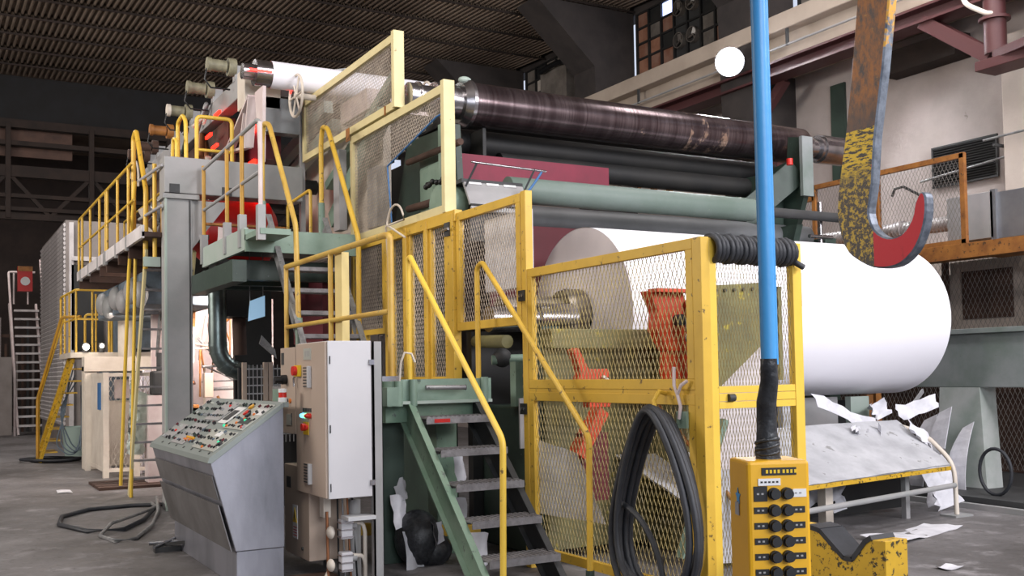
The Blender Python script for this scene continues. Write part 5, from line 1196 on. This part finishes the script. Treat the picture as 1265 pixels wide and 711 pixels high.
MB().box(2.505, 2.52, 17.95, 19.55, .15, 1.65).build('side_panel', 'ivory', cg2)
MB().box(2.48, 2.505, 18.3, 18.55, 1.1, 1.55).build('blue_label', 'blue', cg2)
pb = thing('plastic_sheet', (2.5, 15.4, .6), 'crumpled clear plastic bag tied around a rail behind the ladder stair', 'plastic bag')
sheet('plastic_film', [(2.62, 16.6, .5), (2.8, 16.4, .45), (2.95, 16.4, 1.35), (2.65, 16.6, 1.6)], 'plastic_bag', pb, amp=.07, nx=12, ny=12, seed=5)
bk = thing('bucket', (2.78, 23.6, 0), 'pale blue-green round bin on the floor beside the cream machine base', 'bin')
MB().lathe([(0, .001), (0, .27), (.62, .34), (.62, .31), (.02, .25), (.02, .001)], (2.78, 23.6, 0), (0, 0, 1), 28).build('bucket_body', 'bucket', bk)
MB().bar((2.78, 23.6, .1), (3.0, 23.6, 1.6), .04, .04).build('broom_handle', 'dark', label='dark broom handle standing in the pale bin', cat='broom')
# drying hall with slatted side
hl = thing('drying_hall', (4, 29, 0), 'large pale enclosure with horizontally slatted side wall, far left', 'enclosure')
MB().box(2.78, 6.5, 26, 31.7, 0, 5.36).build('enclosure_body', 'hallwall', hl)
p0 = None
for k in range(44):
    z = .6+k*.108
    if p0 is None: p0 = MB().obox((2.76, 28.85, z), (.02, 0, .02), (0, 2.85, 0), (-.012, 0, .035)).build('slat', 'siding', hl)
    else:
        c = p0.copy(); C.objects.link(c); c.parent = hl; c.location = (0, 0, k*.108)
MB().box(2.9, 3.6, 25.9, 26, 2.3, 4.3).build('dark_opening', 'dark', hl)
MB().box(2.9, 6.0, 25.85, 26, 4.4, 4.5).box(2.85, 2.95, 25.9, 26, 0, 5.3).build('trim_strip', 'siding', hl)
# dusty blue machine parts under the catwalk
bm = thing('dusty_machine', (2.9, 18, 2.5), 'dust-covered bluish machine housing with rounded covers under the catwalk', 'machinery')
MB().box(2.75, 3.9, 15.8, 20.5, 2.7, 3.2).build('housing', 'dusty_blue', bm, bevel=.03)
for k in range(6): MB().ball((2.72, 15.9+.75*k, 2.85+.1*(k % 2)), .2, 14, 10, (.6, 1, 1)).build('round_cover', 'post_grey', bm)
MB().box(3.55, 4.2, 20.6, 25, 2.2, 2.9).build('blue_panel', 'dusty_blue', bm)
# tangle of pipes and rolls beyond the catwalk railing
rr = random.Random(5)
MB().box(3.45, 3.5, 21, 25.5, 1.0, 2.2).build('far_cover', 'dusty_blue', label='dull blue cover plate far behind the low landing', cat='cover')
cl = thing('machine_pipework', (3, 17, 3.4), 'brown tangle of pipes and valves behind the catwalk railing', 'pipework')
for k in range(26):
    y = 13.6+rr.random()*4.5; z = 3.5+rr.random()*1.9*(1-(y-13.6)/9); x = 3.1+rr.random()*.4
    q = [(x, y, z), (x+rr.uniform(-.1, .2), y+rr.uniform(-.4, .4), z+rr.uniform(-.2, .5)), (x+rr.uniform(0, .3), y+rr.uniform(-.4, .4), z+rr.uniform(-.5, .3))]
    MB().path(rounded(q, .1), rr.uniform(.02, .05), 8).build('pipe', rr.choice(['rustbrown', 'ivory', 'galv', 'copper', 'green_dark']), cl)
for k in range(10):
    y = 14+rr.random()*4; MB().tube((3.05, y, 3.6+rr.random()*.9), (3.3, y, 3.9+rr.random()*.6), .1, 12).build('valve_body', rr.choice(['ivory', 'rustbrown', 'galv']), cl)
MB().path(arc((3.0, 18.0, 4.9), .35, 20, 200, 14, 'yz'), .02, 6).build('hose_loop', 'ivory', cl)
MB().box(3.6, 3.7, 14.2, 20, 3.3, 5.2).build('back_frame', 'rustbrown', cl)
# warm lit machinery visible past the portal post
wl = thing('lit_machinery', (3.9, 17.5, 0), 'brightly lit pinkish pipes and panels glimpsed behind the portal post', 'machinery')
MB().box(3.3, 5.4, 18.2, 18.3, 0, 3.0).build('back_panel', 'pinkwhite', wl)
for k in range(34):
    x = 3.2+rr.random()*1.2; z = .3+rr.random()*2.0; v = rr.random() < .5
    MB().path(rounded([(x, 17.0+rr.random()*.8, z), (x+(.02 if v else rr.uniform(.2, .6)), 17.2, z+(rr.uniform(.4, 1.1) if v else .02)), (x+rr.uniform(-.1, .3), 17.5, z+rr.uniform(0, .8))], .1), rr.uniform(.012, .035), 8).build('pipe', rr.choice(['rust', 'copper', 'ivory', 'pinkwhite', 'oxide', 'galv']), wl)
for k in range(9):
    x = 3.2+rr.random()*1.1; z = .6+rr.random()*1.7; MB().box(x, x+.12+rr.random()*.15, 16.9, 17.05, z, z+.15+rr.random()*.3).build('cover_box', rr.choice(['ivory', 'pinkwhite', 'rust', 'cabinet']), wl, bevel=.01)
MB().path(arc((3.3, 16.6, 1.3), .28, 0, 180, 12, 'xz'), .035, 8).build('dark_hose', 'dark', wl)
ww = thing('white_panels', (3, 15.6, 0), 'bright white upright sheets behind the ladder stair treads', 'panel')
MB().box(2.98, 3.18, 18.4, 18.5, 0, 1.7).box(3.2, 3.5, 18.4, 18.5, 0, 1.75).build('sheet_panel', 'paper', ww)
# elbow duct
ed = thing('elbow_duct', (3.5, 13, 1.4), 'shiny dark segmented elbow duct hanging below the high deck', 'duct')
E0 = [(3.26, 13.5, 2.95), (3.27, 13.5, 2.05)]+arc((3.62, 13.5, 2.02), .35, 180, 255, 5, 'xz')+[(3.9, 13.5, 1.58)]
MB().path(E0, .115, 22).build('duct_tube', 'ducting', ed)
for a, b in zip(E0, E0[1:]):
    a, b = V(a), V(b); MB().tube(b-(b-a).normalized()*.012, b+(b-a).normalized()*.012, .122, 22).build('seam_ring', 'ducting', ed)
MB().tube((3.62, 13.8, 2.6), (3.64, 13.8, 1.9), .09, 16).build('side_duct', 'rustbrown', ed)
mo = thing('hanging_monitor', (3.5, 12.2, 2.2), 'pale bluish sheet of glass hanging tilted in the shadow', 'panel')
MB().prism([(3.32, 2.27), (3.52, 2.33), (3.52, 2.58), (3.34, 2.51)], 'y', 12.2, 12.22).build('glass', 'screen', mo)
for x in (3.34, 3.5): MB().tube((x, 12.21, 2.4), (x, 12.21, 3.12), .006, 6).build('hanger', 'galv', mo)
MB().prism([(3.45, 2.0), (3.66, 1.82), (3.64, 1.93), (3.48, 2.1)], 'y', 12.2, 12.22).build('lower_glass', 'galv', mo)
cb2 = thing('wire_cage', (3.7, 11.5, 0), 'brown and grey wire cages standing behind the control desk', 'cage')
MB().box(3.3, 4.2, 12.6, 12.65, 0, 1.72).build('back_sheet', 'darkgrey', cb2)
for x in (3.3, 3.56, 3.62, 4.0): MB().box(x, x+.05, 12.4, 12.45, 0, 1.78).build('post', 'cabinet', cb2)
for z in (.9, 1.0, 1.1, 1.2, 1.3, 1.4, 1.5, 1.6, 1.7): MB().box(3.3, 4.05, 12.42, 12.43, z-.008, z+.008).build('wire', 'cabinet_edge', cb2)
for k in range(14): MB().box(3.33+.05*k, 3.338+.05*k, 12.42, 12.43, .8, 1.75).build('wire', 'cabinet_edge', cb2)
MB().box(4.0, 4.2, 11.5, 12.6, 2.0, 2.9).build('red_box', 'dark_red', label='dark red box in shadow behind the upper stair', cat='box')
MB().box(3.05, 4.25, 15.5, 15.6, 2.82, 3.4).build('shadow_plate', 'dark', label='dark plate standing in for the shade beneath the high deck', cat='plate')  # dark plate added to give the shade under the deck
MB().box(3.75, 4.28, 14.5, 14.6, 0, 2.9).build('shadow_plate', 'dark', label='dark upright plate standing in for shade right of the elbow duct', cat='plate')  # second added plate, its dark colour gives the shade beside the duct
# floor items
def ring_pts(c, a_, b_, rot, n=40, z=.02): return [(c[0]+a_*math.cos(t)*math.cos(rot)-b_*math.sin(t)*math.sin(rot), c[1]+a_*math.cos(t)*math.sin(rot)+b_*math.sin(t)*math.cos(rot), z+.006*math.sin(3*t)) for t in [2*PI*i/n for i in range(n)]]
MB().path([(2.6, 13.4, .03), (2.2, 13.6, .025), (1.7, 13.5, .025), (1.35, 13.0, .025), (1.25, 12.3, .025), (1.45, 11.6, .025), (1.8, 11.5, .025), (2.1, 12.1, .03), (2.35, 12.9, .04), (2.5, 13.3, .05)], .025, 8).build('floor_hose', 'rubber', label='thick black hose looped on the floor left of the control desk', cat='hose')
MB().path([(2.5, 13.5, .12), (2.35, 12.6, .05), (2.1, 11.6, .03), (1.8, 10.8, .02), (1.6, 10.75, .02), (1.52, 11.2, .02), (1.7, 11.7, .07), (2.1, 12.3, .08), (2.4, 13.0, .06), (2.45, 13.6, .04)], .02, 8).build('floor_hose', 'galv', label='thinner grey hose looped on the floor over the black one', cat='hose')
cl2 = thing('steel_clamp', (1.95, 10.1, 0), 'small dark steel clamp lying on the floor by the control desk', 'tool')
MB().box(1.82, 2.05, 9.9, 10.0, 0, .05).bar((1.85, 10.1, .04), (2.1, 9.75, .1), .03, .03).build('jaw', 'darkgrey', cl2)
MB().tube((1.8, 9.85, .06), (2.05, 10.2, .08), .015, 8).tube((1.82, 10.2, .05), (2.1, 10.1, .06), .02, 8).build('screw', 'steel', cl2)
MB().path(ring_pts((2.2, 22.4), .42, .5, .3), .03, 6, closed=True).path(ring_pts((2.1, 22.2), .36, .6, .9, z=.06), .03, 6, closed=True).build('floor_hose', 'rubber', label='black hose coil on the floor before the pale bin', cat='hose')
pa = thing('floor_boards', (2.8, 16.2, 0), 'flat brown boards lying on the floor behind the ladder stair', 'boards')
for k in range(4): MB().box(2.15, 3.7, 15.9+.3*k, 16.14+.3*k, 0, .04).build('board', 'rustbrown', pa)
MB().box(2.6, 3.0, 12.9, 13.3, 0, .18).build('green_box', 'green_dark', label='small green box at the foot of the control desk', cat='box')
sheet('floor_paper', [(1.6, 15.9, .006), (1.8, 15.9, .006), (1.8, 16.3, .01), (1.62, 16.3, .01)], 'scrap', amp=.003, nx=3, ny=3, seed=44, label='tiny white scrap on the dark floor left of the black hose', cat='paper')
# thin cables hanging by the stair
for k in range(4):
    MB().path(rounded([(2.38+.04*k, 21.4, 1.9-.1*k), (2.3-.05*k, 21.5, 1.0), (2.12+.1*k, 21.6, .35), (2.4+.06*k, 21.6, .12+.03*k), (2.62, 21.7, .3+.2*k), (2.60, 21.7, 1.5)], .3), .013, 6).build('hanging_cable', 'dusty_blue', label='thin blue cable in a drooping tangle beside the steep yellow stair', cat='cable', group='tangled cables by the yellow stair')
# far background stairs and racks
fs_ = thing('far_stair', (2.6, 34, 0), 'pale steep steel stair far away at the left edge', 'stair')
for x in (2.3, 3.05): MB().bar((x, 33.5, 0), (x-.12, 35.5, 4.0), .06, .12).build('stringer', 'pinkwhite', fs_)
for k in range(14): MB().box(2.3, 3.0, 33.5+.13*k, 33.8+.13*k, .25+.27*k, .31+.27*k).build('tread', 'siding', fs_)
handrail(fs_, [(2.2, 33.4, .0), (2.2, 33.4, 1.8), (2.15, 35.4, 5.0), (2.9, 35.4, 5.0)], .035, 'pinkwhite')
handrail(fs_, [(3.1, 33.4, 0), (3.1, 33.4, 1.8), (3.05, 35.4, 5.4)], .035, 'pinkwhite')
for x in (2.3, 2.7, 3.1): MB().tube((x, 35.4, 4.0), (x, 35.4, 5.0), .03, 6).build('post', 'pinkwhite', fs_)
fb = thing('fire_cabinet', (2.5, 33.8, 4.4), 'small red cabinet with a white round symbol above the far stair', 'cabinet')
MB().box(2.32, 2.72, 34.0, 34.3, 4.3, 5.05).build('cabinet_body', 'red', fb)
MB().box(2.32, 2.72, 33.98, 34.0, 4.9, 5.05).build('top_panel', 'rust', fb)
MB().lathe([(0, .001), (0, .13), (-.01, .13), (-.01, .09)], (2.52, 33.98, 4.6), (0, 1, 0), 20).build('round_symbol', 'white', fb)
rk = thing('far_racks', (2.5, 37, 0), 'dim brown racks and partitions at the far left', 'rack')
for k in range(16):
    x = 1.6+k*.16; MB().box(x, x+.07, 36+.1*(k % 3), 36.1+.1*(k % 3), 0, 2.5+1.4*((k*7) % 5)/5).build('upright', ('rustbrown', 'darkgrey', 'hallwall')[k % 3], rk)
for z in (1.2, 2.1, 3.0): MB().box(1.0, 4.5, 36.3, 36.4, z, z+.1).build('shelf', 'rustbrown', rk)
MB().box(1.5, 2.1, 33, 33.05, .05, 2.3).build('wire_gate', 'hallwall', rk)
lt = thing('work_lamp', (2.56, 20.7, 2.12), 'small glaring work lamp by the yellow landing rail', 'lamp')
MB().ball((2.56, 20.62, 2.22), .06, 12, 8).build('bulb', 'spot_glow', lt)
MB().tube((2.56, 20.72, 2.12), (2.56, 20.72, 2.3), .06, 12).build('housing', 'darkgrey', lt)
l2 = thing('work_lamp', (2.9, 20.7, 2.12), 'second small work lamp right of the first on the low landing edge', 'lamp')
MB().ball((2.84, 20.62, 2.24), .04, 12, 8).build('bulb', 'spot_glow', l2)
MB().tube((2.84, 20.7, 2.12), (2.84, 20.7, 2.3), .05, 12).build('housing', 'darkgrey', l2)
